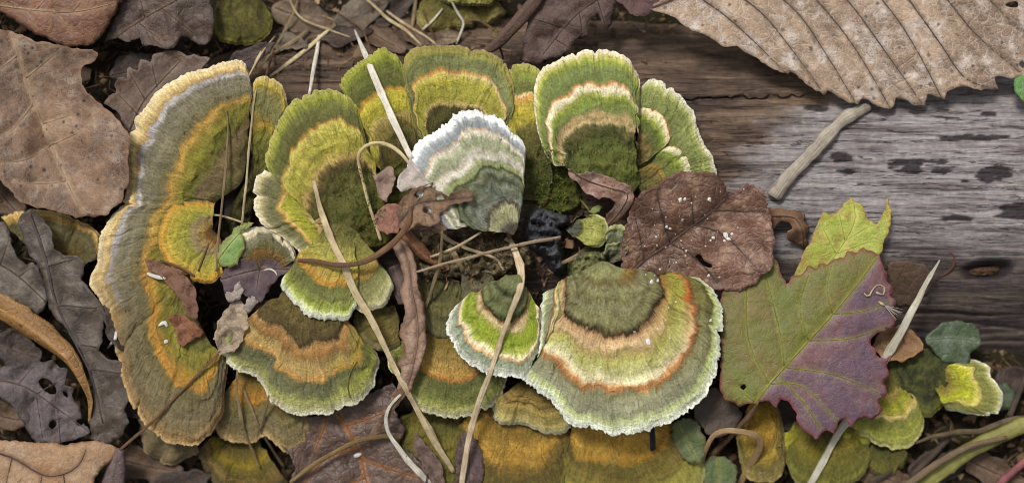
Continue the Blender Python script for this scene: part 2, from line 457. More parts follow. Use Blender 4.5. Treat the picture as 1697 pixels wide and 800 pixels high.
LOGMAT = [None]
def build_log():
    r = empty('fallen_log', P(850, 290, -60))
    tag(r, 'weathered grey and brown log lying half sunk in the leaf litter', 'log')
    xs = np.r_[np.arange(-800, 380, 22), np.arange(380, 1750, 4.5), np.arange(1750, 2700, 22)]
    v = np.linspace(-0.985, 0.985, 300)
    X, V = np.meshgrid(xs, v, indexing='ij'); Y = axis_y(X) + V * log_R(X)
    dz, grey, st, low = log_detail(X, Y)
    Z = log_z(X, Y) + dz
    m = NT('weathered_wood'); pc = m.sep(m.attr('pc')); mk = m.sep(m.attr('mk'))
    g = m.comb(m.math('MULTIPLY', pc[0], 1.1), m.math('MULTIPLY', pc[1], 15.0), 0.0)
    g1 = m.noise(g, 1.0, 7.0, 0.7, 0.8)
    g2 = m.noise(m.comb(m.math('MULTIPLY', pc[0], 5.0), m.math('MULTIPLY', pc[1], 60.0)), 1.0, 3.0)
    n1 = m.noise(m.comb(m.math('MULTIPLY', pc[0], 0.9), m.math('MULTIPLY', pc[1], 2.6)), 1.2, 5.0, 0.62)
    n3 = m.noise(m.attr('pc'), 9.0, 4.0)
    brown = m.mix(m.rng(n1, 0.35, 0.65), '42362f', '665344')
    brown = m.mix(m.rng(g1, 0.56, 0.72, 0.0, 0.5), brown, '8a735a')
    gray = m.mix(m.rng(n1, 0.36, 0.64), '7f7878', 'a09a9a')
    gray = m.mix(m.rng(g1, 0.55, 0.75, 0.0, 0.7), gray, '665a5c')
    gray = m.mix(m.rng(n3, 0.55, 0.75, 0.0, 0.4), gray, 'ab9a85')
    st2 = m.noise(m.comb(m.math('MULTIPLY', pc[0], 0.5), m.math('MULTIPLY', pc[1], 4.5), 2.0), 1.0, 5.0, 0.65, 0.6)
    gray = m.mix(m.rng(st2, 0.52, 0.66, 0.0, 0.8), gray, '5c4f50')
    brown = m.mix(m.rng(st2, 0.54, 0.68, 0.0, 0.7), brown, '332a26')
    brown = m.mix(m.rng(st2, 0.46, 0.34, 0.0, 0.6), brown, '86705c')
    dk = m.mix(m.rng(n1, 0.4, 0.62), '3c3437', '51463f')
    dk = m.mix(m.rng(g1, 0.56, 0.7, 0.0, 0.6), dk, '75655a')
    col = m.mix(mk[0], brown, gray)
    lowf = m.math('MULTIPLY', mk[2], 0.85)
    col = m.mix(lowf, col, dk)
    col = m.mix(m.math('MULTIPLY', mk[1], 0.93), col, '2c2529')
    cr = m.noise(m.comb(m.math('MULTIPLY', pc[0], 0.35), m.math('MULTIPLY', pc[1], 7.0), 4.0), 1.0, 4.0, 0.6, 0.5)
    crk = m.rng(m.math('ABSOLUTE', m.math('SUBTRACT', cr, 0.5)), 0.0, 0.012, 0.75, 0.0)
    col = m.mix(crk, col, '2b2220')
    col = m.gain(col, g1, 0.76, 1.18); col = m.gain(col, g2, 0.76, 1.2); col = m.gain(col, n3, 0.78, 1.16)
    b = m.bump(crk, 0.8, -8.0); b = m.bump(g1, 0.8, 9.0, b); b = m.bump(g2, 0.5, 3.0, b); b = m.bump(n3, 0.3, 6.0, b)
    mt = m.done(col, 0.8, b, 0.25)
    LOGMAT[0] = mt
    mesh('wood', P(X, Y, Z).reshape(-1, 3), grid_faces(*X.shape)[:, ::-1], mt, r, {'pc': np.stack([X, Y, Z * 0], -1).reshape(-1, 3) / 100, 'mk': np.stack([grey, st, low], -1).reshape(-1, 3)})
    # knot heart, a rough splintered lump in its eye
    kx = np.linspace(-1, 1, 26); KX, KY = np.meshgrid(kx, kx, indexing='ij')
    rr = np.sqrt(KX ** 2 + KY ** 2); KX2 = 1630 + 27 * KX; KY2 = 450 + 8.5 * KY - KX * 2
    KZ = log_z(KX2, KY2) - 27 + 11 * np.sqrt(np.clip(1 - np.minimum(rr, 1) ** 2, 0, 1)) + 4 * fbm(KX2 / 8, KY2 / 4, 3, 4) - 14 * np.maximum(rr - 1, 0)
    mesh('knot', P(KX2, KY2, KZ).reshape(-1, 3), grid_faces(26, 26)[:, ::-1], mat_plain('knot_heart', '2c201a', '5c4430', 14.0), r, {'pc': np.stack([KX2, KY2, KZ], -1).reshape(-1, 3) / 100})
    return r

# ------------------------------------------------------------------ bracket fungi
NB = [0]
def bracket(label, out, hub, zh, ze, bands, bands2=None, split=(0.4, 0.7), dome=12, th=7, jag=2.2, wav=(6, 3), moss=0.3, mosscol='5f6427', hubn=4, hubr=0.4, ripple=1.6, nrip=9, rim=0.94, wob=0.05, prof=1.0, lump=0.0, step=None, base=None, rimfray=0.0, neck=0.0, dirt=1.0):
    NB[0] += 1; sd = NB[0] * 13
    o = crom(pts(out)); hb = pts(hub)
    Lo = length(o); nt = int(np.clip(Lo / 2.6, 40, 420))
    e = resample(o, nt)
    h = resample(crom(hb) if len(hb) > 2 else hb, nt) if len(hb) > 1 else np.repeat(hb, nt, 0)
    zed = e[:, 2] if e.shape[1] > 2 else np.zeros(nt)
    e = e[:, :2]; h = h[:, :2]
    tl = np.linspace(0, Lo, nt)
    wide = float(np.mean(np.hypot(*(e - h).T)))
    nr = int(np.clip(wide / 3.6, 20, 64))
    rs = np.unique(np.r_[np.linspace(0, 1, nr), 0.955, 0.975, 0.99])
    nr = len(rs)
    nrm = e - h; nrm /= np.linalg.norm(nrm, axis=1)[:, None] + 1e-9
    J = jag * (vn(tl / 3.2, tl * 0, sd) * 0.8 + 0.55 * vn(tl / 11, tl * 0, sd + 1) + 2.0 * fbm(tl / 38, tl * 0, 2, sd + 2))
    if rimfray: J += rimfray * .45 * np.maximum(vn(tl / 9, tl * 0, sd + 8), -0.3) + rimfray * .6 * vn(tl / 2.7, tl * 0, sd + 9)
    rn = np.random.default_rng(sd)
    for _ in range(max(1, int(Lo / 130))):
        J = J - rn.uniform(3, 9) * np.exp(-((tl - rn.uniform(0, Lo)) / rn.uniform(2, 5)) ** 2)
    T, R = np.meshgrid(np.arange(nt), rs, indexing='ij')
    tN = T / (nt - 1)
    X = h[:, 0][:, None] * (1 - R) + e[:, 0][:, None] * R + nrm[:, 0][:, None] * J[:, None] * sst(0.55, 1, R)
    Y = h[:, 1][:, None] * (1 - R) + e[:, 1][:, None] * R + nrm[:, 1][:, None] * J[:, None] * sst(0.55, 1, R)
    TL = tl[:, None] * np.ones_like(R)
    wq = 7 * sst(0, .25, R) * (1 - sst(.75, 1, R)) + 2.5
    X, Y = X + wq * fbm(X / 26, Y / 26, 3, sd + 21), Y + wq * fbm(X / 26 + 9, Y / 26, 3, sd + 22)
    Rw = R + 0.05 * fbm(TL / 90, R * 2, 2, sd)
    Z = zh + (ze + zed[:, None] - zh) * R ** prof + dome * 4 * R * (1 - R)
    Z = Z + wav[0] * np.sin(2 * np.pi * wav[1] * tN + sd) * R ** 2 + wav[0] * 0.8 * fbm(TL / 80, R * 1.5, 2, sd + 3) * R
    ps = (nrip * (R + 0.07 * fbm(TL / 70, R * 3, 3, sd))) % 1.0
    Z = Z + 2.2 * ripple * (np.where(ps < .72, ps / .72, (1 - ps) / .28) - .5) * (0.55 + 0.6 * vn(TL / 60, R * 6, sd + 14)) * sst(0.05, 0.25, R)
    Z = Z + wav[0] * 1.3 * fbm(TL / 55, R * 1.2, 2, sd + 15) * sst(.35, 1, R)
    for _ in range(max(1, int(Lo / 170))):
        t0 = rn.uniform(.1, .9) * Lo; Z = Z - rn.uniform(2, 6) * np.exp(-((TL - t0 - 6 * vn(R * 4, R * 0, sd)) / 4.5) ** 2) * R + rn.uniform(0, 3) * np.exp(-((TL - t0 - 9) / 8) ** 2) * R
    Z = Z + neck * (1 - sst(0.02, 0.5, R))
    Z = Z + 1.5 * fbm(X / 6, Y / 6, 3, sd + 16)
    Z = Z + 0.9 * vn(TL / 5, R * 5, sd + 5) * sst(0.1, 0.4, R) + 1.2 * fbm(X / 14, Y / 14, 3, sd + 6)
    Z = Z + hubn * fbm(X / 13, Y / 13, 4, sd + 7) * (1 - sst(hubr * .8, hubr * 1.25, R)) + lump * fbm(X / 34, Y / 34, 2, sd + 4)
    for (rs0, hh) in (step or []):
        rj = rs0 + 0.035 * fbm(TL / 45, R * 0, 3, sd + 11)
        Z = Z + hh * (1 - sst(-0.018, 0.018, R - rj))
    fl = H(X, Y) + 9 + 4 * fbm(X / 18, Y / 18, 2, sd + 12)
    Z = np.where(Z > fl + 8, Z, fl + 8 * np.exp((np.minimum(Z, fl + 8) - fl - 8) / 8))
    Z = Z - th * 0.9 * sst(0.9, 1.0, R) ** 2
    # underside
    ro = 1 - R
    hz = float(H(*h.mean(0))) if base is None else base
    B = np.minimum(Z - th * (0.5 + 1.0 * np.sqrt(np.clip(ro * 3, 0, 1))) - 30 * sst(.35, 1.0, ro), Z - 3)
    B = B * (1 - sst(0.62, 1.0, ro)) + (hz - 6) * sst(0.62, 1.0, ro)
    B = np.minimum(B, Z - 3)
    org = P(h[:, 0].mean(), h[:, 1].mean(), hz)
    root = empty('bracket_fungus', org)
    tag(root, label, 'fungus', 'banded bracket fungi growing on and round the log')
    W = P(X, Y, Z)
    du = np.gradient(W, axis=0); dv = np.gradient(W, axis=1)
    N = np.cross(dv, du); N /= np.linalg.norm(N, axis=2)[..., None] + 1e-12
    N[N[..., 2] < 0] *= -1
    sgn = 1
    c = (W[1, 0] - W[0, 0] if nt else 0)
    pc = np.stack([X / 100 + NB[0] * 1.37, Y / 100, Z / 100], -1)
    bc = np.stack([R, TL / 100 + NB[0] * .77, tN], -1)
    # orientation of faces: make them face up
    q = np.cross(W[1:, :-1] - W[:-1, :-1], W[:-1, 1:] - W[:-1, :-1])[..., 2].sum()
    flip = q < 0
    k = int(np.searchsorted(rs, rim))
    mt = mat_cap('fungus_cap', bands, bands2, split, moss, mosscol, wob, NB[0] * 2.3, rn.uniform(.55, 1.05))
    def sub(name, j0, j1, extra=None):
        n = j1 - j0
        f = grid_faces(nt, n)
        if flip: f = f[:, ::-1]
        v = W[:, j0:j1].reshape(-1, 3); a = {'pc': pc[:, j0:j1].reshape(-1, 3), 'bc': bc[:, j0:j1].reshape(-1, 3)}
        nn = N[:, j0:j1].reshape(-1, 3)
        return mesh(name, v, f, mt, root, a, nn)
    sub('cap', 0, k + 1)
    # margin: upper rim plus its rolled edge
    mid = P(X[:, -1] + nrm[:, 0] * 1.6, Y[:, -1] + nrm[:, 1] * 1.6, (Z[:, -1] * .5 + B[:, -1] * .5))
    low = P(X[:, -1], Y[:, -1], B[:, -1])
    M = np.concatenate([W[:, k:], mid[:, None], low[:, None]], 1)
    def ext(a): return np.concatenate([a[:, k:], a[:, -1:], a[:, -1:]], 1)
    f = grid_faces(nt, M.shape[1])
    if flip: f = f[:, ::-1]
    on = np.concatenate([np.stack([nrm[:, 0], -nrm[:, 1], nrm[:, 0] * 0], -1)[:, None], np.stack([nrm[:, 0] * .5, -nrm[:, 1] * .5, nrm[:, 0] * 0 - .85], -1)[:, None]], 1)
    mesh('margin', M.reshape(-1, 3), f, mt, root, {'pc': ext(pc).reshape(-1, 3), 'bc': ext(bc).reshape(-1, 3)}, np.concatenate([N[:, k:], on], 1).reshape(-1, 3))
    # pore surface: underside with closed flanks
    js = np.arange(0, nr, 2); js = js if js[-1] == nr - 1 else np.r_[js, nr - 1]
    U = P(X[:, js], Y[:, js], B[:, js]); n = len(js)
    fu = grid_faces(nt, n); fu = fu if flip else fu[:, ::-1]
    vs = [U.reshape(-1, 3)]; fs = [fu]; off = nt * n
    for ti in (0, nt - 1):
        a = np.concatenate([W[ti, js], U[ti]], 0); i = np.arange(n - 1)
        q4 = np.stack([i, i + 1, n + i + 1, n + i], -1) + off
        vs.append(a); fs.append(q4); off += 2 * n
    vs = np.vstack(vs)
    mesh('pore_surface', vs, np.vstack(fs), mat_pore(), root, {'pc': vs / K / 100})
    return root

# ------------------------------------------------------------------ leaves
def leaf(name, label, out, mat, z0, mid=None, veins=(), slope=(0, 0), curl=0.0, nz=(6, 40), edge=(0, 12), holes=(), ser=None, smooth=False, res=5.0, th=1.0, drape=0.0, fold=0.0, zf=None, veinmat=None, vr=2.2, cat='leaf', group=None, crease=2.0, seed=1, jit=1.9, parent=None, single=False, vz=0.4, pucker=0.6):
    p = pts(out)[:, :2]
    if smooth: p = crom(p, True, 8)
    L = length(np.vstack([p, p[:1]])); n = max(24, int(L / (res * 0.8)))
    p = resample(p, n, True)
    d = np.roll(p, -1, 0) - np.roll(p, 1, 0); nm = np.stack([d[:, 1], -d[:, 0]], 1); nm /= np.linalg.norm(nm, axis=1)[:, None] + 1e-9
    area = np.sum(p[:, 0] * np.roll(p[:, 1], -1) - np.roll(p[:, 0], -1) * p[:, 1])
    if area < 0: nm = -nm
    s = np.arange(n) * L / n
    j = jit * (vn(s / 6, s * 0, seed) + vn(s / 17, s * 0, seed + 1))
    if ser is not None:
        ph = (s / ser[0] + 0.35 * vn(s / 60, s * 0, seed + 2)) % 1.0
        j = j + ser[1] * (np.where(ph < 0.75, ph / 0.75, (1 - ph) / 0.25) - 0.5) * (0.75 + 0.5 * vn(s / 25, s * 0, seed + 4))
    p = p + nm * j[:, None]
    lo, hi = p.min(0), p.max(0)
    gx, gy = np.meshgrid(np.arange(lo[0], hi[0], res), np.arange(lo[1], hi[1], res)); g = np.stack([gx.ravel(), gy.ravel()], 1)
    g = g + np.random.default_rng(seed).uniform(-.25, .25, g.shape) * res
    g = g[inside(g, p)]; g = g[dist_poly(g, p, True) > res * 0.55]
    hp = [resample(crom(pts(h)[:, :2], True, 6), max(10, int(length(pts(h)) / 3)), True) for h in holes]
    hp = [h + 1.0 * np.stack([vn(np.arange(len(h)) / 1.7, np.zeros(len(h)), seed + i), vn(np.arange(len(h)) / 1.7, np.ones(len(h)), seed + i)], 1) for i, h in enumerate(hp)]
    for h in hp:
        g = g[~inside(g, h)]; g = g[dist_poly(g, h, True) > res * 0.4]
    al = [p] + hp + [g]; allp = np.vstack(al)
    ed = []; o = 0
    for q in [p] + hp:
        k = len(q); ed += [(o + i, o + (i + 1) % k) for i in range(k)]; o += k
    r = delaunay_2d_cdt([Vector(q) for q in allp], ed, [], 0, 1e-4)
    q = np.array([tuple(v) for v in r[0]]); f = np.array([list(t) for t in r[2]])
    c = q[f].mean(1); keep = inside(c, p)
    for h in hp: keep &= ~inside(c, h)
    f = f[keep]; us = np.unique(f); mp = np.full(len(q), -1); mp[us] = np.arange(len(us)); q = q[us]; f = mp[f]
    a = q[f]; ar = (a[:, 1, 0] - a[:, 0, 0]) * (a[:, 2, 1] - a[:, 0, 1]) - (a[:, 2, 0] - a[:, 0, 0]) * (a[:, 1, 1] - a[:, 0, 1])
    f[ar > 0] = f[ar > 0][:, ::-1]
    cx, cy = p.mean(0)
    bd0 = p
    M = crom(pts(mid)[:, :2]) if mid else None
    VV = [crom(pts(v)[:, :2], sub=6) for v in veins]
    def height(x, y, bdist=None):
        Q = np.stack([x, y], 1)
        z = z0 + slope[0] * (x - cx) / 100 + slope[1] * (y - cy) / 100
        if drape: z = z * (1 - drape) + drape * (z0 + H(x, y))
        if M is not None:
            sd_ = side_poly(Q, M); dm = np.abs(sd_)
            z = z + curl * (dm / 100) ** 2 + fold * dm / 100
            z = z - crease * np.exp(-(dm / 7) ** 2)
        else: z = z + curl * (((x - cx) / 100) ** 2 + ((y - cy) / 100) ** 2)
        for v in VV: z = z - crease * 0.75 * np.exp(-(dist_poly(Q, v) / 6) ** 2)
        z = z + nz[0] * fbm(x / nz[1], y / nz[1], 3, seed + 5) + pucker * (1 - 2 * np.abs(fbm(x / 15, y / 15, 2, seed + 15))) 
        if edge[0]:
            if bdist is None: bdist = dist_poly(Q, bd0, True)
            z = z + edge[0] * np.exp(-bdist / edge[1]) * (0.7 + 0.6 * vn(x / 45, y / 45, seed + 6))
        if zf is not None: z = z + zf(x, y)
        return z
    bd = dist_poly(q, p, True)
    z = height(q[:, 0], q[:, 1], bd)
    vc = np.zeros(len(q))
    if M is not None: vc = np.exp(-(dist_poly(q, M) / 4.5) ** 2)
    for v in VV: vc = np.maximum(vc, 0.75 * np.exp(-(dist_poly(q, v) / 3.2) ** 2))
    sdv = side_poly(q, M) if M is not None else np.zeros(len(q))
    attrs = {'pc': np.stack([q[:, 0] / 100, q[:, 1] / 100, np.zeros(len(q))], 1), 'lf': np.stack([vc, bd / 100, sdv / 100], 1)}
    w = P(q[:, 0], q[:, 1], z)
    lab = dict(label=label, cat=cat, group=group)
    if single or (M is None and not VV):
        ob = mesh(name, w, f, mat, parent, attrs)
        if parent is None: tag(ob, **lab)
    else:
        root = empty(name, P(cx, cy, float(z.min()))); tag(root, **lab)
        ob = mesh('blade', w, f, mat, root, attrs)
        lines = ([('midrib', M, vr)] if M is not None else []) + [('vein', v, vr * 0.55) for v in VV]
        for nm_, ln, rr in lines:
            ln = resample(ln, max(8, int(length(ln) / 7)))
            ins = inside(ln, p)
            if ins.sum() < 4: continue
            ln = ln[ins]
            zz = height(ln[:, 0], ln[:, 1]) + vz
            tv, tf, tp = tube(np.c_[ln, zz], np.linspace(rr, rr * 0.4, len(ln)), 0.8, 0, 6, seed)
            mesh(nm_, tv, tf, veinmat or mat, root, {'pc': tp, 'lf': np.c_[np.ones(len(tv)), np.ones(len(tv)), np.zeros(len(tv))]})
    s_ = ob.modifiers.new('thickness', 'SOLIDIFY'); s_.thickness = th * K; s_.offset = -1
    return ob

def ribbon(name, label, path, widths, mat, curl=0.3, roll=None, cat='leaf', group=None, th=2.0, seed=1, jag=1.5, n=11, z=None):
    """a curled strip: path x,y,z with half widths; cross-section arched by curl"""
    p = crom(pts(path)); m = max(20, int(length(p) / 5)); p = resample(p, m)
    u = np.linspace(0, 1, m); W = np.interp(u, np.linspace(0, 1, len(widths)), widths)
    ro = np.interp(u, np.linspace(0, 1, len(roll)), roll) if roll is not None else np.zeros(m)
    w = P(*p.T) / K; t = np.gradient(w, axis=0); t /= np.linalg.norm(t, axis=1)[:, None]
    s = np.cross([0, 0, 1.0], t); s /= np.linalg.norm(s, axis=1)[:, None]; nn = np.cross(t, s)
    a = np.linspace(-1, 1, n)
    ca = np.interp(u, np.linspace(0, 1, len(curl)), curl) if isinstance(curl, (list, tuple)) else np.full(m, curl)
    ang = a[None] * ca[:, None] * np.pi
    off = np.where(np.abs(ca[:, None]) < 1e-3, a[None], np.sin(ang) / (ca[:, None] * np.pi + 1e-9)); up = -(1 - np.cos(ang)) / (ca[:, None] * np.pi + 1e-9)
    co, si = np.cos(ro)[:, None], np.sin(ro)[:, None]
    o2 = off * co - up * si; u2 = off * si + up * co
    JJ = 1 + jag * 0.06 * vn(np.arange(m)[:, None] / 3.0, np.sign(a)[None] * 3, seed) * np.abs(a)[None] ** 2
    v = w[:, None] + (s[:, None] * (o2 * JJ)[..., None] + nn[:, None] * u2[..., None]) * W[:, None, None]
    v[..., 2] += 1.5 * fbm(v[..., 0] / 20, v[..., 1] / 20, 2, seed)
    L = np.linspace(0, length(p), m)
    pc = np.stack(np.broadcast_arrays(L[:, None] / 100, a[None] * W[:, None] / 100, np.full((m, n), seed * 1.0)), -1)
    lf = np.stack(np.broadcast_arrays(np.exp(-(a[None] / 0.13) ** 2) * np.ones((m, 1)), (1 - np.abs(a))[None] * W[:, None] / 100, a[None] * W[:, None] / 100), -1)
    ob = mesh(name, v.reshape(-1, 3) * K, grid_faces(m, n), mat, None, {'pc': pc.reshape(-1, 3), 'lf': lf.reshape(-1, 3)})
    tag(ob, label, cat, group)
    sm = ob.modifiers.new('thickness', 'SOLIDIFY'); sm.thickness = th * K; sm.offset = 0
    return ob

# ------------------------------------------------------------------ straws and stems
DG = [None]; HIT = ['']
def refresh():
    bpy.context.view_layer.update(); DG[0] = bpy.context.evaluated_depsgraph_get()
def top_z(x, y):
    d = Vector((float((x - CX) * K), float((CY - y) * K), -D * K)); d.normalize()
    ok, loc, *_ = SC.ray_cast(DG[0], Vector((0, 0, D * K)), d)
    HIT[0] = (_[2].name if ok else '')
    return loc.z / K if ok else -128.0

def straw(name, label, path, rad, mat, rest=True, flat=0.6, roll=0.0, cat='straw', group=None, lift=0.0, n=12, seed=None, wob=0.0, sag=0.35, thin=0.8):
    a = pts(path)
    p = crom(a) if len(a) > 2 else resample(a, 20)
    m = max(12, int(length(p) / 6)); p = resample(p, m)
    seed = seed if seed is not None else len(bpy.data.objects) * 0.37
    rad = np.interp(np.linspace(0, 1, m), np.linspace(0, 1, len(rad)), rad) if isinstance(rad, (list, tuple)) else np.full(m, rad)
    s = np.linspace(0, length(p), m)
    rad = rad * thin * (1 + 0.16 * fbm(s / 26, s * 0, 3, int(seed * 31)) + 0.22 * np.exp(-(((s + seed * 57) % 140 - 70) / 5) ** 2))
    wob = max(wob, 1.6)
    if wob: 
        p = p.copy(); p[:, 0] += wob * fbm(s / 50, s * 0, 2, int(seed * 10)); p[:, 1] += wob * fbm(s / 50, s * 0 + 5, 2, int(seed * 10) + 3)
    if rest:
        z = np.array([top_z(x, y) for x, y in p[:, :2]])
        # a stiff stem bridges the hollows: upper hull of the ground beneath it
        hull = [0]
        for i in range(1, m):
            while len(hull) > 1 and (z[hull[-1]] - z[hull[-2]]) * (s[i] - s[hull[-2]]) <= (z[i] - z[hull[-2]]) * (s[hull[-1]] - s[hull[-2]]): hull.pop()
            hull.append(i)
        zh = np.interp(s, s[hull], z[hull])
        z = np.maximum(z, zh * (1 - sag) + z * sag)
        k = np.ones(5) / 5; z = np.maximum(z, np.convolve(np.pad(z, 2, 'edge'), k, 'valid'))
        z = np.convolve(np.pad(z, 3, 'edge'), np.ones(7) / 7, 'valid')
        z = z + rad * flat + lift
        if p.shape[1] > 2: z = z + p[:, 2]
    else: z = p[:, 2]
    v, f, pc = tube(np.c_[p[:, :2], z], rad, flat, roll, n, seed)
    return tag(mesh(name, v, f, mat, None, {'pc': pc}), label, cat, group)

def lumps(name, label, spots, mat, cat, group=None, seed=0, parent=None, amp=0.28, single=True):
    """rough nodular mass: spots = (x, y, z, rx, ry, rz) overlapping lobes in one continuous body"""
    vs, fs, off = [], [], 0
    for i, (x, y, z, rx, ry, rz) in enumerate(spots):
        th = np.linspace(0.02, np.pi - 0.02, 22); ph = np.linspace(0, 2 * np.pi, 33)[:-1]
        A, B = np.meshgrid(th, ph, indexing='ij')
        r = 1 + amp * fbm(np.cos(B) * np.sin(A) * 2.1 + i * 5, np.sin(B) * np.sin(A) * 2.1 + np.cos(A) * 1.7, 3, seed + i) + amp * .5 * fbm(B * 3 + np.cos(A) * 2, A * 5, 2, seed + i + 9) * np.sin(A)
        v = P(x + rx * r * np.sin(A) * np.cos(B), y + ry * r * np.sin(A) * np.sin(B), z + rz * r * np.cos(A)).reshape(-1, 3)
        n = 32; a, b = np.meshgrid(np.arange(21), np.arange(n), indexing='ij'); b2 = (b + 1) % n
        f = np.stack([a * n + b, a * n + b2, (a + 1) * n + b2, (a + 1) * n + b], -1).reshape(-1, 4)[:, ::-1] + off
        vs.append(v); fs.append(f); off += len(v)
    vs = np.vstack(vs)
    o = mesh(name, vs, np.vstack(fs), mat, parent, {'pc': vs / K / 100})
    if parent is None: tag(o, label, cat, group)
    return o

# ================================================================== THE PLACE
build_ground()
LOG = build_log()

# bark plate still clinging to the log, its broken lower edge standing proud
BARK = LOGMAT[0]
def bark_plate(out, lift, seed):
    o = leaf('bark_plate', None, out, BARK, 0, nz=(3.0, 30), zf=lambda x, y: log_z(x, y) + lift + 5 * fbm(x / 160, y / 14, 3, 40), res=6, th=7, jit=3.0, seed=seed, parent=LOG)
    return o
bark_plate('985,70 1040,62 1100,58 1200,70 1300,95 1395,135 1370,150 1345,149 1320,158 1290,156 1262,161 1225,159 1190,164 1150,161 1120,158 1080,150 1040,120 1000,100', 5, 3)

# ------------------------------------------------------------------ the fungus rosette
# --- lowest tier first
bracket('grey-olive bracket with orange band between the old shelf and maple-like leaf', '352,690 362,715 380,727 415,731 440,725 478,748 505,735 520,690', '430,560 455,565', -30, -42,
        '0 4a4222,.35 5f5424,.46 8a6a2c,.52 b07c34,.6 a8772f,.66 6c6038,.8 736749,.92 7a6a46,.97 a88d5c,1 b99e6c', wav=(4, 2), moss=.25, jag=2.2, dome=4)
bracket('yellow-brown bracket in deep shade under the old tan-rimmed shelf', '325,745 345,790 380,825 440,835 480,800', '370,720 420,715', -85, -88,
        '0 3c3218,.3 5a4a1c,.45 86701f,.6 5a4d22,.75 7c6230,.9 4b4024,1 6e5c34', jag=2, moss=.3)
bracket('brown-grey bracket mostly hidden between dark leaf and lobed bracket', '232,690 236,735 255,760 290,765 330,745', '300,690 320,700', -70, -72, '0 41372a,.4 5b5042,.7 62573f,.9 6e5e44,1 8a7858', moss=.1)
bracket('amber and olive shelf below the largest fan, nearest the small green leaf', '905,790 925,840 960,868 1010,880 1080,876 1140,845 1168,795 1158,745 1125,705', '960,668 1010,672 1080,676', -34, -48,
        '0 6a5322,.14 a57f33,.24 c39a45,.36 bd9440,.44 a57b30,.5 5f5224,.62 6d5d2c,.75 7f7836,.9 8d8a44,1 a59d5d', moss=.3, dome=5, ripple=1.8)
bracket('olive and orange shelf below the twin-lobed fan, beside the long arched straw', '745,740 752,800 780,845 830,868 890,868 930,845 955,790 945,720', '800,640 870,660 910,680', -36, -50,
        '0 57481f,.3 8a6b2a,.4 bb903c,.5 b98d3a,.58 7a6028,.66 5f4f26,.85 736a2c,1 8f8a45', moss=.3, jag=1.5)
bracket('mossy dark olive shelf between maple-like leaf and split-edged bracket', '650,705 662,765 690,815 735,830 775,800 800,730', '715,640 760,660', -50, -66,
        '0 3f3a1d,.3 575024,.5 6e6428,.62 837528,.74 5b5324,.9 776d2e,1 938a45', moss=.55, jag=1.6)
bracket('small tan frilled bracket tucked under the notch of the largest fan', '816,664 818,690 832,702 872,703 905,716 925,716 945,702 952,680', '868,628 905,640', 2, -6,
        '0 4a3d20,.3 7a6636,.48 90763c,.55 6d5a2c,.66 a08a4a,.8 9b8b50,.93 b0a468,1 d8d3b0', wav=(5, 3), moss=.15, jag=2.2, rimfray=2, nrip=5, ripple=3)
bracket('yellow-brown bracket with dark green outer band and split cream edge', '662,610 668,635 684,664 708,681 735,687 762,690 792,683 818,668 835,642 838,615', '715,540 775,545', -2, 2,
        '0 5e5128,.15 80692f,.3 9d8442,.42 a98a48,.54 b78f49,.58 a96f33,.62 5f6136,.72 666a38,.84 757a3e,.9 8f9148,.95 c3bf83,1 e0dcb9', wav=(3, 2), moss=.12, jag=2.2, rimfray=3, dome=12, nrip=7)
bracket('small green bracket edge peeping from behind the curled brown leaf strip', '662,566 648,578 644,598 650,614 665,628 672,640', '690,590 692,612', -8, -2, '0 5d5a2b,.5 6e6f35,.8 7a7c3d,.93 a2a45c,1 c5c18b', jag=1.2, moss=.3, wav=(2, 1), dome=3)
bracket('dark olive bracket with thin tan edge behind the long diagonal straw', '598,505 588,528 592,552 608,568 640,578 662,572', '655,505 662,530', 0, 0, '0 4b4023,.4 5d5029,.7 665a30,.86 57502d,.95 94835a,1 b8a77c', jag=1.8, moss=.3, wav=(3, 1), dome=6)

# --- left-hand mass of big old brackets
bracket('tan-edged brown bracket sticking out beneath the spotted brown leaf', '2,362 14,352 40,349 72,350 100,356 130,366 160,386 170,420', '70,440 120,450', -35, -18, '0 3b2f1a,.3 5a4218,.5 53472c,.66 5c5237,.78 4d4532,.85 97793c,.95 c3a061,1 cdb075', jag=1.5, dome=2, th=10)
bracket('largest old bracket, one tall wavy grey-brown shelf with broad cream-tan rim', '416,140 408,112 396,102 372,104 345,111 318,119 292,130 266,149 246,172 232,190 221,212 212,240 209,268 206,295 208,318 202,338 186,358 172,382 165,410 160,438 152,462,-2 160,490,-8 176,520,-18 188,560,-22 200,610,-26 210,655,-30 234,694,-32 262,722,-32 290,733,-32 322,734,-32 345,722,-32 360,700,-32 369,676,-32 373,640,-30 378,600,-28', '412,215 408,270 396,308 358,334 350,366 338,415 322,465 325,520 345,560', 6, 26,
        '0 3b361c,.1 5d5432,.2 6e5c42,.28 57561f,.38 6d6a24,.44 7d742c,.5 98803a,.535 b08a40,.56 8f7440,.6 6b6445,.74 7b7460,.81 7a735f,.845 a09c9a,.87 a6a09c,.885 ab8f5d,.93 c9b07a,.97 cdb98a,1 dccba2',
        '0 45401e,.18 6d6330,.28 5b5c24,.36 857b2c,.44 6f6a2a,.5 97782f,.55 b08236,.6 a3762f,.63 675e3c,.78 6a6046,.9 736446,.955 8a7048,.975 a4824f,1 bca070', (.46, .62), wav=(4, 4), moss=.16, mosscol='6d6240', wob=.06, jag=2.0, nrip=7, th=9, dome=10)
bracket('golden inner disc set on the old grey-brown shelf, under the green leaflet', '358,336 330,333 300,337 279,350 267,370 262,395 266,422 282,442 310,456 345,470 372,455', '350,380 362,388', 22, 30, '0 4a3418,.16 6d4a22,.3 9a8150,.4 857056,.52 8d8a3a,.7 9a9038,.88 a8903c,.95 b5852f,1 8a7238', moss=.2, jag=2, dome=3, th=5, wav=(2, 2), rim=.9)
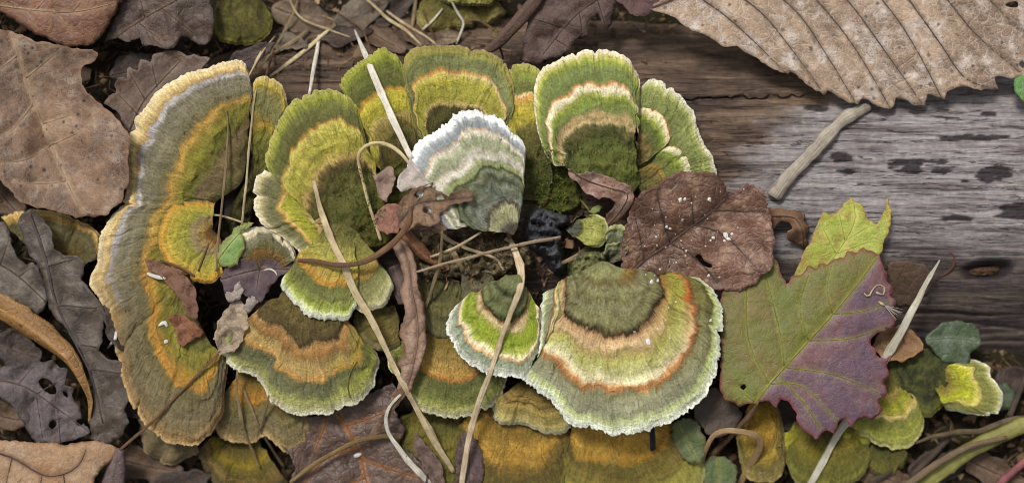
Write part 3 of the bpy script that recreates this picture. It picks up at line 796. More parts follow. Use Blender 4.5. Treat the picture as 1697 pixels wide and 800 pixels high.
bracket('upright narrow lobe with yellow-tan edge joined to the largest old bracket', '418,165 420,140 430,129 448,129 462,140 472,155 478,178 480,205 470,240', '415,300 432,305', 8, 30,
        '0 45401d,.25 5d5a22,.4 6a6a2a,.5 7c742b,.58 a0812f,.64 8f7836,.7 6f6a41,.84 767048,.9 8a7f3c,.95 b09a42,1 cbb77c', moss=.35, jag=1.8, wav=(3, 1), dome=8, prof=.8)
bracket('tan-orange bracket with dark brown heart and grey-green outer ring', '362,560 366,585 384,608 412,617 430,632 448,658 470,676 498,685 528,689 560,681 592,662 614,640 626,612 627,590 617,575 596,564', '485,470 515,468 530,480', 26, 6,
        '0 5a4f2a,.2 66572c,.36 57492a,.46 4d3c22,.485 b38b55,.53 a57846,.57 8a6639,.62 a88f59,.68 b3945a,.73 b5894b,.765 5f5e3f,.85 69694a,.89 8a8a4e,.94 a9a66a,.975 d2cba2,1 e5e0c4',
        '0 5a4f2a,.2 66572c,.36 57492a,.46 4d3c22,.485 b38b55,.53 a57846,.57 8d7540,.66 a19148,.73 b09038,.79 66653c,.87 8a8f3a,.92 a3a548,.97 d0cc9c,1 e5e0c4', (.6, .8), moss=.15, jag=2.4, nrip=6, hubn=5, step=[(.47, 5)], dome=14, prof=1.3, wav=(3, 2))
bracket('small bracket with thick cream rim above the purple leaf fragment', '386,404 396,387 414,378 435,376 458,382 476,395 488,412 492,432', '440,455 455,452', 8, 36, '0 4f431f,.35 6b4f26,.5 7a5a2c,.56 675f37,.72 77735a,.8 8f8a72,.86 cdbf9a,.94 dfd3b2,1 e8dfc6', rim=.86, moss=.1, jag=1.4, wav=(2, 1))
bracket('lobe of the mid bracket with yellow-green middle zone beside the cream rim', '440,282 428,292 421,312 420,338 425,356 436,373 452,384 470,392 490,410 500,425', '575,338 565,380', 30, 42,
        '0 56522a,.26 605a2f,.32 a5895a,.4 c0a56e,.45 8e8c37,.56 9c9b35,.66 aaa53f,.7 d0a964,.73 a98545,.76 64633f,.86 716f50,.92 8a8258,.96 cdbf94,1 e5dbc0', moss=.2, jag=2.2, wav=(3, 2), rim=.92, dome=6)
bracket('broad olive bracket with lemon inner band beside the white pointed straw', '448,290 441,272 441,254 449,232 458,212 470,193 484,176 500,163 522,154 545,151 566,155 582,166 594,184 602,210 612,250', '560,400 600,372 640,330', 22, 44,
        '0 4f4d27,.2 5f5d2c,.36 5a5628,.43 47391f,.46 6d5a30,.49 b79a5f,.53 ac9e48,.6 a0973e,.7 b8ae4e,.755 bfb25c,.775 a67c3a,.795 615f34,.9 686a38,.945 858834,.97 9a9a42,1 a8a260', moss=.3, hubn=7, hubr=.46, jag=2.2, wav=(4, 2), rimfray=2, dome=10, step=[(.45, 4), (.77, 3)], lump=4, nrip=8)
bracket('greenish tongue with white edge crossed by the brown twisted stem', '466,464 470,482 484,498 505,514 530,527 556,533 576,527 588,514 592,507', '540,370 575,372 590,385', 46, 52,
        '0 5d572b,.16 6b6733,.28 a39b4b,.4 aca54f,.52 a99543,.58 b9994c,.63 b5812f,.665 6a6c3a,.78 6d7040,.86 82893f,.9 a5b050,.94 d8dca8,1 f0f0de', moss=.2, jag=2.4, rimfray=3, wav=(3, 2), dome=8, rim=.91)
bracket('tan-green flap with pale edge beside the curled brown leaf strip', '588,510 598,516 618,511 634,506 644,490 652,470 642,452 628,436 620,425', '575,372 592,385', 44, 46,
        '0 5d572b,.2 6b6733,.4 8b8340,.54 a38c46,.6 a7803e,.66 7d7a48,.8 8b8a58,.9 b1ac76,1 dcd6b0', moss=.2, jag=1.8, wav=(4, 1), dome=6, rim=.92)

# --- upper tier
bracket('dark green fan crossed by the white pointed straw', '606,262 598,225 592,190 576,164 564,146 568,127 580,112 598,100 618,87 638,83 654,89 666,102 676,130 686,165 694,205', '640,305 672,285 705,262', 4, 32,
        '0 3f3a1f,.2 5b4f25,.3 4c471f,.4 8b7c40,.46 a48f55,.5 9c9236,.6 b0a63a,.66 beae44,.685 a77b2f,.71 565a2c,.85 5d622f,.93 747b30,.96 8f9436,1 959148', moss=.12, jag=2.8, rimfray=2, wav=(3, 1), hubn=5, step=[(.69, 3)], nrip=6)
bracket('wide two-tiered green bracket with brown outer edge on the log crest', '700,240 684,200 674,160 670,135 668,110 676,92 692,81 715,77 742,77 770,79 798,84 820,93 836,107 846,128 852,160 850,195', '715,248 745,240 790,245', 12, 44,
        '0 3e381d,.25 4b4622,.37 423c1e,.41 a28d55,.46 9e9640,.56 8f8c3a,.66 a8a042,.71 bcab5c,.735 a9743a,.76 67693f,.88 6f7245,.94 7f7d3d,.97 85793f,1 8a7b4a',
        '0 3e381d,.25 4b4622,.37 423c1e,.41 b9a571,.46 9c9440,.56 949140,.66 a59d45,.71 c5b485,.735 b58a56,.76 6c6f47,.88 75794f,.94 82803e,.97 877c42,1 8c7e4e', (.5, .8), moss=.12, jag=1.6, wav=(3, 2), step=[(.38, 4), (.74, 5)], hubn=6, nrip=7, dome=10)
bracket('narrow green bracket wedged between the two-tiered and the white-banded one', '818,205 826,165 838,132 848,114 864,108 882,109 896,116 904,132 910,165 916,215', '862,330 910,335', 6, 40,
        '0 33301c,.2 4a4528,.4 555329,.5 4a4224,.55 5f5a2e,.59 a89a40,.68 b3a43a,.74 b99f4a,.765 c98f57,.78 d8c08c,.80 6a6e3d,.9 737a3c,.95 8c8e3c,1 a09a58', moss=.5, hubn=8, hubr=.55, jag=1.8, wav=(2, 1), step=[(.55, 5), (.77, 4)], dome=10, lump=4)
bracket('green bracket with cream spread edge facing the bare log, right of the white-banded fan'.replace(', right of', ' next to'), '1052,190 1058,160 1068,138 1082,132 1098,139 1116,153 1133,170 1147,190 1157,212 1163,232 1172,250 1181,268 1184,292', '1025,285 1060,320', 24, 36,
        '0 5a5a2d,.3 6b6f36,.5 75793f,.66 7a8048,.8 848b52,.9 949c55,.94 b7ba72,.97 dcd8a8,1 efe9d2', moss=.2, jag=2.2, wav=(3, 2), rim=.92)
bracket('inner lobe with white and orange band on the cream-edged green bracket', '1040,196 1050,181 1066,173 1084,176 1100,190 1110,208 1113,228 1104,241 1094,250', '1030,255 1050,275', 38, 47, '0 54522a,.3 6d5a36,.46 8f7448,.54 5b6134,.7 667036,.8 8c9840,.87 d9d09a,.93 efd9b0,.97 c08a58,1 8a7a48', moss=.3, jag=1.6, wav=(2, 1), dome=5, rim=.9, th=5)
bracket('lower inner lobe with white band on the cream-edged green bracket', '1086,262 1098,246 1114,238 1130,246 1140,260 1146,280 1146,305', '1050,295 1065,320', 38, 45, '0 4f4f28,.3 7a6a38,.42 a08240,.5 66703a,.68 6f7a34,.8 95a343,.88 e0dcaa,.94 f0e2c0,.98 b98a50,1 808048', moss=.3, jag=1.5, wav=(2, 1), dome=5, rim=.9, th=5)
bracket('tall rounded green fan with white-orange band and mossy heart', '908,262 896,235 889,205 886,178 886,155 892,132 905,112 924,98 948,89 974,84 1000,85 1024,92 1043,105 1056,124 1061,146 1060,168 1050,195 1048,212', '960,300 1000,325 1045,322 1062,300', 36, 58,
        '0 4f5425,.2 5d6529,.36 555b2a,.45 454425,.49 4c4a2b,.515 b39d70,.57 a98f62,.6 6f7846,.66 7d8a3e,.69 9aa24a,.715 d3caa0,.75 ecdfc0,.772 c48a55,.79 6f7a44,.88 75804a,.925 8a9340,.955 b1b159,.98 d2c59c,1 ded4b8', moss=.35, mosscol='5a6030', hubn=10, hubr=.48, jag=2.2, wav=(3, 2), dome=16, step=[(.5, 4), (.775, 3)], lump=5, wob=.035, nrip=8)
# --- the pale one over the middle
bracket('ash-grey bracket with frayed white edge and dark concentric rings', '772,376 745,380 722,366 705,345 688,318 678,290 680,264 692,240 712,228 728,220 744,206 752,194 768,188 790,187 806,197 822,199 838,208 848,222 862,234 870,250 869,285 866,330 862,360', '838,384 850,389 861,374', 62, 96,
        '0 332e2a,.08 5a544a,.13 a3a17a,.2 a8a680,.245 3c302a,.28 7a7e70,.34 5f6355,.4 7a7f6c,.46 464a3a,.51 747a62,.555 343726,.58 828c5a,.62 969974,.65 c6bfb3,.69 bfb7a4,.72 93967a,.77 8f9374,.8 aeae92,.83 d8d1c0,.85 bda68c,.87 848a8a,.92 8f9596,.945 babdbc,.965 ecece6,1 f4f4f0', moss=.06, jag=2.6, rimfray=4, wav=(4, 2), rim=.93, dome=16, hubn=5, hubr=.25, step=[(.25, 3), (.57, 5)], nrip=9, ripple=2.2, wob=.03)
# --- the bright pair in front
bracket('largest bright fan with rusty orange ring and olive heart', '912,479 899,488 896,520 897,560 888,600 872,624 886,645 908,664 932,686 960,703 995,713 1030,717 1068,714 1104,704 1138,686 1163,660 1180,630 1190,596 1194,560 1195,525 1190,495 1176,474 1158,462 1138,458 1118,463 1102,474 1092,492 1078,500', '972,444 1000,432 1032,446', 64, 66,
        '0 7c7a4e,.08 9a9866,.13 6a6038,.18 98966a,.24 757046,.28 93906a,.33 7d794e,.37 8f8b60,.405 6b6540,.43 3c2f1c,.45 b28c63,.5 d3b488,.54 b39c66,.6 aba85e,.66 c9c58a,.71 e8dcb4,.74 d39a5c,.762 b98150,.785 85835e,.85 8f8e72,.9 959675,.935 b9c184,.96 dfe5c0,1 f3f5e6',
        '0 7c7a4e,.08 9a9866,.13 a87c3a,.18 6a5230,.24 93906a,.3 757046,.35 8f8b60,.405 6b6540,.43 3c2f1c,.45 a57840,.5 9c8a3c,.56 a39a44,.63 9a9442,.675 a5863a,.7 c07a35,.735 a35324,.765 77603a,.8 77733f,.86 7b7844,.905 57492c,.925 a3b055,.955 d5dca0,1 eef0dc', (.56, .8), moss=.04, jag=2.4, rimfray=2.5, wav=(5, 3), dome=12, hubn=5, hubr=.42, step=[(.43, 9), (.76, 4)], nrip=9, ripple=2.0, rim=.93, wob=.045, neck=20)
bracket('lime green fan with slate outer ring and stacked green neck', '800,502 776,497 756,505 743,522 740,542 744,562 756,582 774,600 798,613 822,622 845,627 870,625 888,605 900,570 900,520', '838,455 860,455', 70, 64,
        '0 666a40,.1 80855a,.18 454828,.22 7f8458,.29 5c6038,.34 7a8052,.4 626a3e,.435 34371f,.46 b0895a,.52 d6c092,.56 9c9a48,.6 8f9f34,.7 8a9a2e,.76 b0b555,.8 efe3bd,.83 d7aa78,.85 8b9478,.92 98a08a,.945 c5c9b0,.97 eeeede,1 f6f6ec', moss=.04, jag=2.4, rimfray=3, wav=(3, 2), dome=10, hubn=5, hubr=.44, step=[(.2, 10), (.44, 12)], nrip=8, rim=.935, wob=.03, neck=22)

# --- small ones in the hollow
bracket('tiny grey bracket with bright yellow-green lip in the dark hollow', '968,402 978,408 992,408 1003,398 1006,382 1003,366 992,357 978,356 970,362', '908,366 908,390', 24, 54, '0 3c3c36,.25 66685a,.5 55574a,.58 5a5b3c,.64 a3a354,.8 b4b462,.92 8f9048,1 d6d58e', moss=.1, jag=1.0, wav=(2, 1), dome=10, nrip=5, ripple=2, rim=.9, step=[(.62, 3)])
for i, (lb, ou, hu, z) in enumerate([('crinkled grey-green bracket frond touching the red-brown serrated leaf', '1000,392 1005,380 1018,374 1032,376 1042,384 1043,396', '1008,412 1018,418', 50),
                                 ('crinkled grey-green bracket frond curled over the hollow, below its twin', '998,414 1006,403 1022,402 1038,398 1042,410 1032,424 1016,436', '1002,428 1008,436', 46)]):
    bracket(lb, ou, hu, z - 28, z, '0 4c4c38,.3 70735a,.5 5a5d46,.65 82866a,.8 6f734c,.92 9a9c66,1 b9b984', moss=.1, jag=1.6, wav=(5, 3), dome=6, nrip=4, ripple=3)
bracket('brown-grey dead bracket beside the feathery seed', '764,452 762,475 770,498 790,508 812,500 822,470', '790,425 806,428', 0, 22, '0 4a4234,.3 6b6450,.45 47402f,.6 7b7558,.75 564f3e,.9 6d664e,1 857d62', moss=.2, jag=1.8, wav=(4, 2), nrip=5, ripple=3, hubn=5)
bracket('dark mossy ridged bracket behind the curled brown leaf strip', '692,470 690,510 705,548 730,566 765,560 782,520 770,480', '715,452 745,455', -6, 8, '0 3f3826,.2 5f583a,.35 453f2a,.5 6a6440,.65 4c4730,.8 656140,1 5c5636', moss=.45, jag=2.4, wav=(5, 2), nrip=6, ripple=4, hubn=7)
GREYROT = mat_plain('charred_rot', '232126', '56565a', 8.0, 0.7, 10.0, 1.0, 0.4, '606064')
def crag(name, label, out, top, amp, fr, mat, cat, seed, res=3.0, parent=None):
    q = crom(pts(out)[:, :2], True, 8)
    def zf(x, y):
        Q = np.stack([x, y], 1); e = sst(0, 16, dist_poly(Q, q, True))
        rd = 1 - np.abs(fbm(x / fr, y / fr, 3, seed)) * 2
        h = top - 30 * (1 - e) + amp * rd * e + amp * .5 * fbm(x / (fr * .35), y / (fr * .35), 3, seed + 3)
        return H(x, y) * (1 - e) + h * e - 6 * (1 - e)
    return leaf(name, label, out, mat, 0, nz=(0.01, 20), zf=zf, res=res, smooth=True, seed=seed, cat=cat, th=3, jit=3)
crag('rotten_stub', 'blackened craggy rotten stub in the hollow under the ash-grey bracket', '868,352 880,340 900,338 925,346 945,352 950,372 940,392 938,415 945,440 932,458 912,455 900,432 880,420 866,400 862,375', 42, 28, 15, GREYROT, 'stub', 51)
MOSSY = mat_plain('mossy_rot', '3a3a1c', '5c6328', 7.0, 0.95, 12.0, 1.0, 0.1, '3a2d1d')
crag('mossy_lump', 'moss-covered dark lump behind the charred stub, under the green fans', '862,240 905,228 940,255 968,300 972,345 935,365 890,352 862,330 850,285', 14, 14, 24, MOSSY, 'moss', 71)
crag('mossy_mound', 'olive moss-covered mound between the looped straw and the tan scrap', '572,392 588,335 612,285 640,262 672,258 694,285 690,330 672,375 652,412 610,425', 26, 13, 24, mat_plain('olive_moss', '3d3c1d', '62602c', 8.0, 0.95, 10.0, 1.0, 0.1, '54452c'), 'moss', 75)
crag('mossy_hollow', 'dark mossy rot in the gap beside the two upright dry stems', '395,300 420,270 445,280 438,320 430,360 415,395 380,400 372,350', 6, 12, 20, mat_plain('dark_moss', '2c2a18', '4a4824', 8.0, 0.95, 10.0, 1.0, 0.1, '3a2c20'), 'moss', 77)
BROWNROT = mat_plain('brown_rot', '42362a', '75674c', 9.0, 0.9, 10.0, 1.0, 0.15, '948a6a')
crag('rotten_wood_lump', 'crumbly brown rotten wood under the straws in the hollow', '690,395 730,375 780,372 830,385 880,400 892,440 860,462 810,470 760,470 700,470 680,430', 20, 22, 18, BROWNROT, 'rotten wood', 81)
crag('fungus_knob', 'grey-green knobbly fungus bud against the olive heart of the largest fan', '938,430 955,412 985,404 1012,412 1016,432 1000,450 985,472 968,494 946,490 936,462', 40, 15, 12, mat_plain('fungus_knob', '4c4e36', '7a7d52', 9.0, .9, 9.0, 1.0, .15, '8f9058'), 'fungus', 91, 2.5)

# --- brackets on the far side and beyond the green-purple leaf
bracket('round olive bracket behind the dark crinkled leaf', '352,30 360,60 385,72 415,75 440,62 451,40 445,15 425,-8', '385,-15 400,-25', -70, -52, '0 2c2610,.4 433b1a,.7 3a341a,.88 4d4820,.95 77732f,1 8a8240', moss=.4, jag=1.5)
bracket('dim yellow bracket edge showing behind the dry grass stems', '688,20 700,45 740,48 780,44 815,36 838,18', '740,-25 790,-25', -95, -90, '0 2c2612,.4 40391a,.7 5f562a,.9 857a44,1 988c58', moss=.3, jag=2.4)
bracket('yellow-green bracket edge at the log foot beyond the curled brown roll', '730,-5 745,6 780,8 820,3 845,-8', '780,-50 800,-50', -66, -60, '0 3a3416,.6 66622a,.9 8f8a42,1 a8a268', moss=.3, jag=2)
bracket('yellow-green fan with pale band half under the purple leaf lobes', '1398,690 1412,712 1432,722 1458,735 1486,741 1510,732 1526,715 1531,696 1522,672 1508,650', '1445,590 1480,582', -62, -56,
        '0 3a3420,.25 57502a,.36 6f6130,.44 a08a45,.5 84802a,.58 9a9a2c,.66 c3ad5a,.7 d0b878,.74 77783a,.88 868838,.95 a5a452,1 bdb978', moss=.2, jag=2.0, wav=(4, 2), nrip=6)
bracket('dark green bracket joined to the bright yellow fan by the log foot', '1470,590 1478,625 1500,668 1535,690 1565,672 1590,650 1598,615 1585,590', '1505,575 1560,578', -55, -52, '0 2b2c16,.3 3b3f1e,.5 2e321a,.62 434724,.72 262a1a,.82 525426,1 7a7834', moss=.4, jag=2, wav=(5, 2))
bracket('bright yellow fan with white outline beside the thick green stem', '1583,592 1602,594 1622,598 1640,606 1643,624 1654,640 1661,658 1655,678 1645,687 1615,685 1590,683 1570,678 1564,670', '1560,615 1548,640', -46, -44, '0 5f5520,.2 7c6f2c,.34 9a9632,.48 a7ab26,.58 b0b03a,.66 d3c26a,.72 77773a,.86 858447,.93 a3a05c,.97 dfdcae,1 efecca', moss=.15, jag=1.4, wav=(2, 1), rim=.94)
bracket('golden-olive round bracket under the white straw tip', '1300,745 1305,775 1322,800 1360,808 1400,800 1430,785 1444,760 1438,735', '1355,690 1400,695', -72, -64, '0 332a16,.25 4a3f1e,.5 75681f,.65 665f22,.85 5f5b26,.95 77732f,1 8f8948', moss=.35, jag=2, wav=(4, 2))
bracket('dull olive bracket half buried below the yellow-green fan', '1432,748 1440,772 1462,786 1490,780 1505,758', '1455,728 1485,728', -92, -88, '0 2c2814,.4 47431e,.7 5a5624,.9 75702e,1 8a8446', moss=.3, jag=1.6, wav=(3, 1))
bracket('small lime-edged bracket under the wine-purple leaf tip', '1388,706 1392,730 1410,742 1432,740 1446,722', '1408,690 1428,690', -72, -66, '0 3a3518,.4 5f5a22,.7 838026,.9 94922f,1 aaa655', moss=.3, jag=1.6, wav=(3, 1))
bracket('yellow small bracket between the golden-olive and amber ones', '1298,715 1294,735 1306,752 1325,750 1345,735', '1325,695 1340,698', -70, -66, '0 352e18,.4 6f681f,.7 8d8626,.9 9a9634,1 b3ac5c', moss=.3, jag=1.5, wav=(2, 1))
bracket('amber tongue-shaped bracket under the leaf stalk and bent dry blade', '1222,712 1226,760 1236,785 1262,797 1288,794 1300,768 1302,720 1290,670', '1255,635 1275,632', -60, -58, '0 5c481c,.3 a07f26,.5 b38a2c,.62 8a6a28,.72 a38a34,.86 6b5f30,.95 93824a,1 bda562', moss=.2, jag=1.8, wav=(3, 2))

# ------------------------------------------------------------------ leaves
VBR = mat_straw('pale_vein', 'a98f76', '8f7763', '5d4a3c'); VDK = mat_straw('dark_vein', '4b3c34', '5f4d42', '2f2622'); VOR = mat_straw('rusty_vein', '8f5f36', '7a4f30', '4d3222'); VGR = mat_straw('green_vein', '8b8a3a', '7d7a34', '5f5a2c')
M1 = mat_leaf('spotted_brown_leaf', '8f7159', '5a4334', 'a99074', '2f2a28', .95, '7d5f48', .22, 'a99a8f', pale='a89684', palef=.7, dim=.8, seed=1)
leaf('fallen_leaf', 'large spotted mauve-brown leaf with pale midrib and torn bay', '-70,60 -20,48 20,52 60,68 110,78 140,82 160,88 156,100 138,110 133,125 138,145 152,162 180,185 203,208 214,230 213,300 200,335 178,355 148,360 130,362 90,352 30,332 12,312 0,298 -70,280', M1, 20, '5,20 30,90 55,170 85,240 110,300 135,345 150,360',
     ('30,90 -20,130', '55,170 20,215 -20,235', '70,205 120,190', '85,240 40,265 -10,268', '85,240 140,215', '110,300 60,305 20,300', '42,130 90,90'), slope=(4, -6), curl=6, fold=16, nz=(24, 80), edge=(14, 14), veinmat=VBR, vr=3.2, crease=5, seed=3, res=5)
M2 = mat_leaf('russet_leaf', '855a42', '633f2e', 'a07a5a', '3a2a22', .5, '5f4434', .3, 'a5805f', seed=2, rough=.5)
leaf('fallen_leaf', 'russet curled leaf with glossy rolled edge over the spotted one', '-60,5 0,20 40,45 80,66 115,78 150,76 168,60 176,48 188,26 200,0 205,-50 -60,-50', M2, 22, '-60,0 40,15 120,20 190,5', ('60,16 100,-30', '120,20 160,-30', '90,20 120,55', '40,14 60,50'), curl=-22, nz=(5, 50), edge=(-10, 10), veinmat=VBR, vr=2, seed=5, smooth=True)
M3 = mat_leaf('dark_umber_leaf', '40312a', '584438', '75604e', '241e1a', .5, '342820', .35, '6a5644', seed=3, rough=.5)
leaf('fallen_leaf', 'dark umber crinkled leaf with notched edge beside the russet leaf', '172,72 185,45 200,10 225,-15 300,-30 345,-20 350,8 357,32 352,62 338,74 318,66 302,60 288,80 270,82 255,74 240,76 232,65 215,68 196,66', M3, -8, '180,70 240,30 330,-20', ('230,38 270,70', '270,15 320,55', '240,30 230,-10'), curl=-12, nz=(13, 32), edge=(5, 8), veinmat=VDK, vr=2, seed=7)
leaf('fallen_leaf', 'brown leaf with large teeth between spotted leaf and tan-rimmed bracket', '172,172 180,158 192,155 190,142 198,127 212,133 213,112 228,118 232,98 249,104 256,88 292,86 320,92 345,98 330,130 270,170 232,215 215,215 196,188', mat_leaf('toothed_brown_leaf', '54413a', '6f5848', '8a7564', '2a2220', .4, '7d6a60', .3, seed=4), -22, '215,215 240,165 300,100', ('228,190 190,150', '240,165 213,118', '260,145 250,100'), nz=(7, 36), edge=(8, 9), curl=4, veinmat=VDK, vr=1.8, seed=9)
M5 = mat_leaf('slate_purple_leaf', '3d332c', '584d43', '6f6355', '231d19', .6, '332a25', .2, '6a5f52', seed=5, pale='7d7166', palef=.6, dim=.84, rough=.48)
leaf('fallen_leaf', 'slate-purple lobed dead leaf draped over the brackets', '28,368 34,354 48,348 62,352 76,366 86,386 88,412 104,422 126,424 140,434 142,448 134,462 150,480 166,500 172,522 171,560 162,582 178,592 205,602 226,612 224,640 206,676 214,700 200,722 176,738 150,728 148,690 152,640 138,585 104,538 82,512 76,482 68,450 52,425 36,398', M5, -10, '48,352 66,400 78,440 92,500 120,560 150,620 170,700', ('78,440 120,430', '95,505 160,510', '125,570 165,575', '145,610 215,620'), slope=(8, -18), nz=(9, 38), edge=(6, 12), curl=6, veinmat=mat_straw('slate_vein', '5c5150', '4a4142', '332c2d'), vr=3, crease=-4, seed=11)
leaf('fallen_leaf', 'slate-purple leaf flap beside the lobed dead leaf', '-40,360 8,368 20,398 26,424 42,438 58,440 74,462 78,500 64,524 30,506 0,492 -40,485', M5, -22, '-40,420 20,450 76,500', ('0,438 15,395', '30,458 50,445'), nz=(9, 34), edge=(6, 10), curl=-7, slope=(2, -6), veinmat=VDK, vr=2, seed=13)
M6 = mat_leaf('ochre_leaf', '8f6534', '64431f', 'b38a52', '3f2b1a', .7, 'b5905c', .6, seed=6, rough=.45)
ribbon('fallen_leaf', 'ochre leaf rolled into a long arching strip over slate leaves', '-40,500,-25 0,512,-22 45,540,-10 85,570,4 112,596,8 132,630,0 146,662,-14 147,700,-34', [26, 24, 26, 26, 22, 15, 9, 3], M6, curl=[.25, .25, .3, .4, .5, .5, .4, .3], roll=[.35, .35, .3, .2, .3, .6, .9, 1.0], seed=15)
leaf('fallen_leaf', 'grey-black decayed leaf full of holes under the ochre strip', '-30,612 0,608 25,606 60,600 88,594 98,606 110,612 108,634 122,642 121,655 132,674 138,694 150,716 122,728 96,736 60,734 44,712 32,692 16,668 0,655 -30,650', mat_leaf('decayed_leaf', '4f4544', '655957', '75686a', '221c1c', .5, '3a3130', .35, seed=7, pale='827678', palef=.35), -30, '-30,625 40,640 100,680 148,715', ('30,636 60,602', '60,652 108,625', '60,652 70,725', '95,675 100,732'), nz=(15, 26), edge=(7, 9), veinmat=VDK, vr=2, seed=17, res=4,
     holes=('64,630 76,626 90,638 93,652 82,652 70,642', '104,648 112,652 112,658 106,656', '80,702 88,695 95,700 92,708 83,710', '126,698 135,692 140,700 130,705'))
M8 = mat_leaf('tan_leaf', '9c7652', 'ad8f70', '6b4c38', '5a4434', .35, '8a6548', .25, '8a6a55', seed=8, pale='c2aa92', palef=.5)
leaf('fallen_leaf', 'smooth tan leaf with curled-back tip by the thin brown stem', '-40,735 20,731 70,733 105,736 140,730 168,731 190,740 201,748 186,760 170,775 160,790 148,815 120,850 -40,850', M8, -8, '-40,740 20,758 70,786 105,785 130,770 142,745', ('20,758 10,800', '70,786 60,840', '105,785 112,835'), slope=(4, -4), curl=-3, nz=(6, 60), edge=(-8, 12), veinmat=VDK, vr=1.8, seed=19, smooth=True)
ribbon('fallen_leaf', 'purplish rolled tip of leaf against the smooth tan leaf', '196,744,-6 192,770,-12 186,800,-22 180,840,-40', [10, 20, 24, 26], mat_leaf('mauve_leaf_back', '6a5858', '7d6a68', '5a4848', seed=9), curl=[.5, .4, .3, .3], roll=[.1, .1, .0, 0], seed=21)
M9 = mat_leaf('maple_dark', '42322a', '574236', '9a6a40', '281f1e', .4, '3a2c2c', .45, '7a5238', seed=10, sc=.9, rough=.42, spec=.5, dim=.85, pale='6b5650', palef=.4)
leaf('fallen_leaf', 'dark maple-like leaf with rusty veins under the tan-orange bracket', '468,738 484,722 492,704 506,690 540,685 575,672 605,655 636,640 652,632 660,648 648,668 660,690 672,712 660,735 684,752 704,775 712,812 690,850 455,850 478,805 488,775 482,755', M9, -48, '552,672 572,705 592,742 606,790 618,850', ('592,742 540,760 505,800', '598,760 640,775 690,790', '572,705 620,690 655,672', '606,790 560,815 520,850', '545,672 536,710 522,745'), nz=(10, 40), edge=(7, 12), curl=5, slope=(2, -6), veinmat=VOR, vr=2.8, seed=23, crease=3, res=4.5)
M10 = mat_leaf('beech_tan', 'a58d76', '7f6a58', '4a3c34', '403838', .8, '8a7460', .5, 'c4b5a4', sc=1.0, seed=11, pale='c9bfb8', palef=.75, rough=.7, dim=.95)
leaf('fallen_leaf', 'big pale tan leaf with parallel dark veins and saw-toothed edge', '1078,14 1098,22 1112,26 1140,45 1180,66 1208,80 1222,76 1250,95 1278,112 1307,127 1310,118 1334,138 1352,150 1368,160 1371,149 1398,166 1421,176 1430,163 1455,175 1477,183 1486,161 1510,172 1531,177 1537,156 1550,162 1562,166 1570,152 1597,143 1625,148 1656,150 1648,128 1672,128 1697,132 1760,135 1790,60 1780,-80 1150,-80 1120,-20 1090,4', M10, 34, '1080,14 1200,-30 1400,-75 1700,-120',
     ('1150,-10 1200,25 1240,60 1306,125', '1190,-30 1260,20 1310,80 1367,158', '1245,-40 1320,20 1375,100 1420,174', '1295,-55 1362,10 1420,85 1476,181', '1340,-70 1412,10 1470,90 1530,175', '1385,-80 1470,10 1520,85 1561,164', '1440,-85 1510,5 1560,75 1600,130 1654,149', '1500,-85 1570,0 1620,60 1690,120', '1560,-85 1640,0 1700,60'), slope=(2, -6), curl=-3, nz=(8, 60), edge=(4, 12), veinmat=VDK, vr=2.6, crease=5, vz=.2, seed=25,
     holes=('1666,8 1678,2 1688,5 1686,13 1674,13', '1688,105 1695,101 1700,108 1694,114'),
     zf=lambda x, y: 4.5 * np.sin(((x - 1080) - 0.62 * (y)) / 53.0 * 2 * np.pi) * sst(-60, 60, y) * sst(1100, 1250, x))
M11 = mat_leaf('chocolate_leaf', '4c3934', '5f4a42', '6f5950', '241c1a', .4, '42322e', .35, seed=12)
leaf('fallen_leaf', 'chocolate-brown ragged leaf hanging over the log crest', '866,104 862,84 872,45 880,5 895,-40 1110,-40 1092,8 1066,26 1042,24 1022,6 1014,38 1006,56 998,42 990,22 976,36 970,62 952,64 946,82 922,95 892,108', M11, 0, '1040,-30 960,20 900,90', ('990,0 1005,50', '960,20 965,60', '930,45 880,30', '920,65 945,80'), nz=(14, 32), slope=(2, -10), edge=(-6, 10), veinmat=VDK, vr=2, seed=27)
leaf('fallen_leaf', 'hanging purple-brown leaf flap at the pale leaf tip', '1000,-10 1060,-30 1120,-25 1105,10 1080,22 1062,28 1045,24 1030,8', mat_leaf('purple_brown_leaf', '4f3434', '613f3a', '75564c', seed=13, spots=.3), 18, None, (), nz=(8, 30), seed=29)
ribbon('rolled_leaf', 'brown leaf rolled into a fuzzy tube on the log crest', '798,92,8 825,70,16 850,44,20 876,14,18 905,-20,10', [9, 17, 20, 20, 16], mat_leaf('rolled_brown', '5a4438', '6e5546', '3f3029', seed=14, rough=.85), curl=.62, seed=31)
M12 = mat_leaf('redbrown_leaf', '704b38', '50392c', '432f28', '2b2020', .5, '5f3c34', .6, '94705f', sc=1.1, seed=15, pale='a88a70', palef=.85, rough=.42, spec=.55, dim=.85)
leaf('fallen_leaf', 'wet red-brown toothed leaf flecked with white beside the largest fan', '1026,455 1030,425 1034,392 1040,362 1050,334 1066,318 1090,306 1108,292 1135,285 1162,286 1184,284 1198,300 1206,314 1208,326 1222,314 1234,305 1252,306 1266,316 1272,338 1278,365 1284,400 1280,440 1250,470 1225,482 1200,480 1180,478 1150,488 1110,498 1078,500 1048,484', M12, 44, '1026,470 1068,432 1110,402 1150,372 1182,348 1207,324', ('1068,432 1060,390 1050,350', '1110,402 1095,350 1088,312', '1150,372 1145,320', '1110,402 1150,425 1190,470', '1150,372 1200,390 1250,440', '1182,348 1230,350 1270,350'), slope=(0, -20), curl=4, nz=(12, 40), edge=(7, 10), ser=(11, 4), veinmat=VDK, vr=2.4, seed=33, res=4.5,
     holes=('1152,425 1160,422 1168,432 1180,440 1176,444 1162,438',), zf=lambda x, y: 22 * (1 - sst(0, 40, np.hypot(x - 1120, y - 290) - 60)))
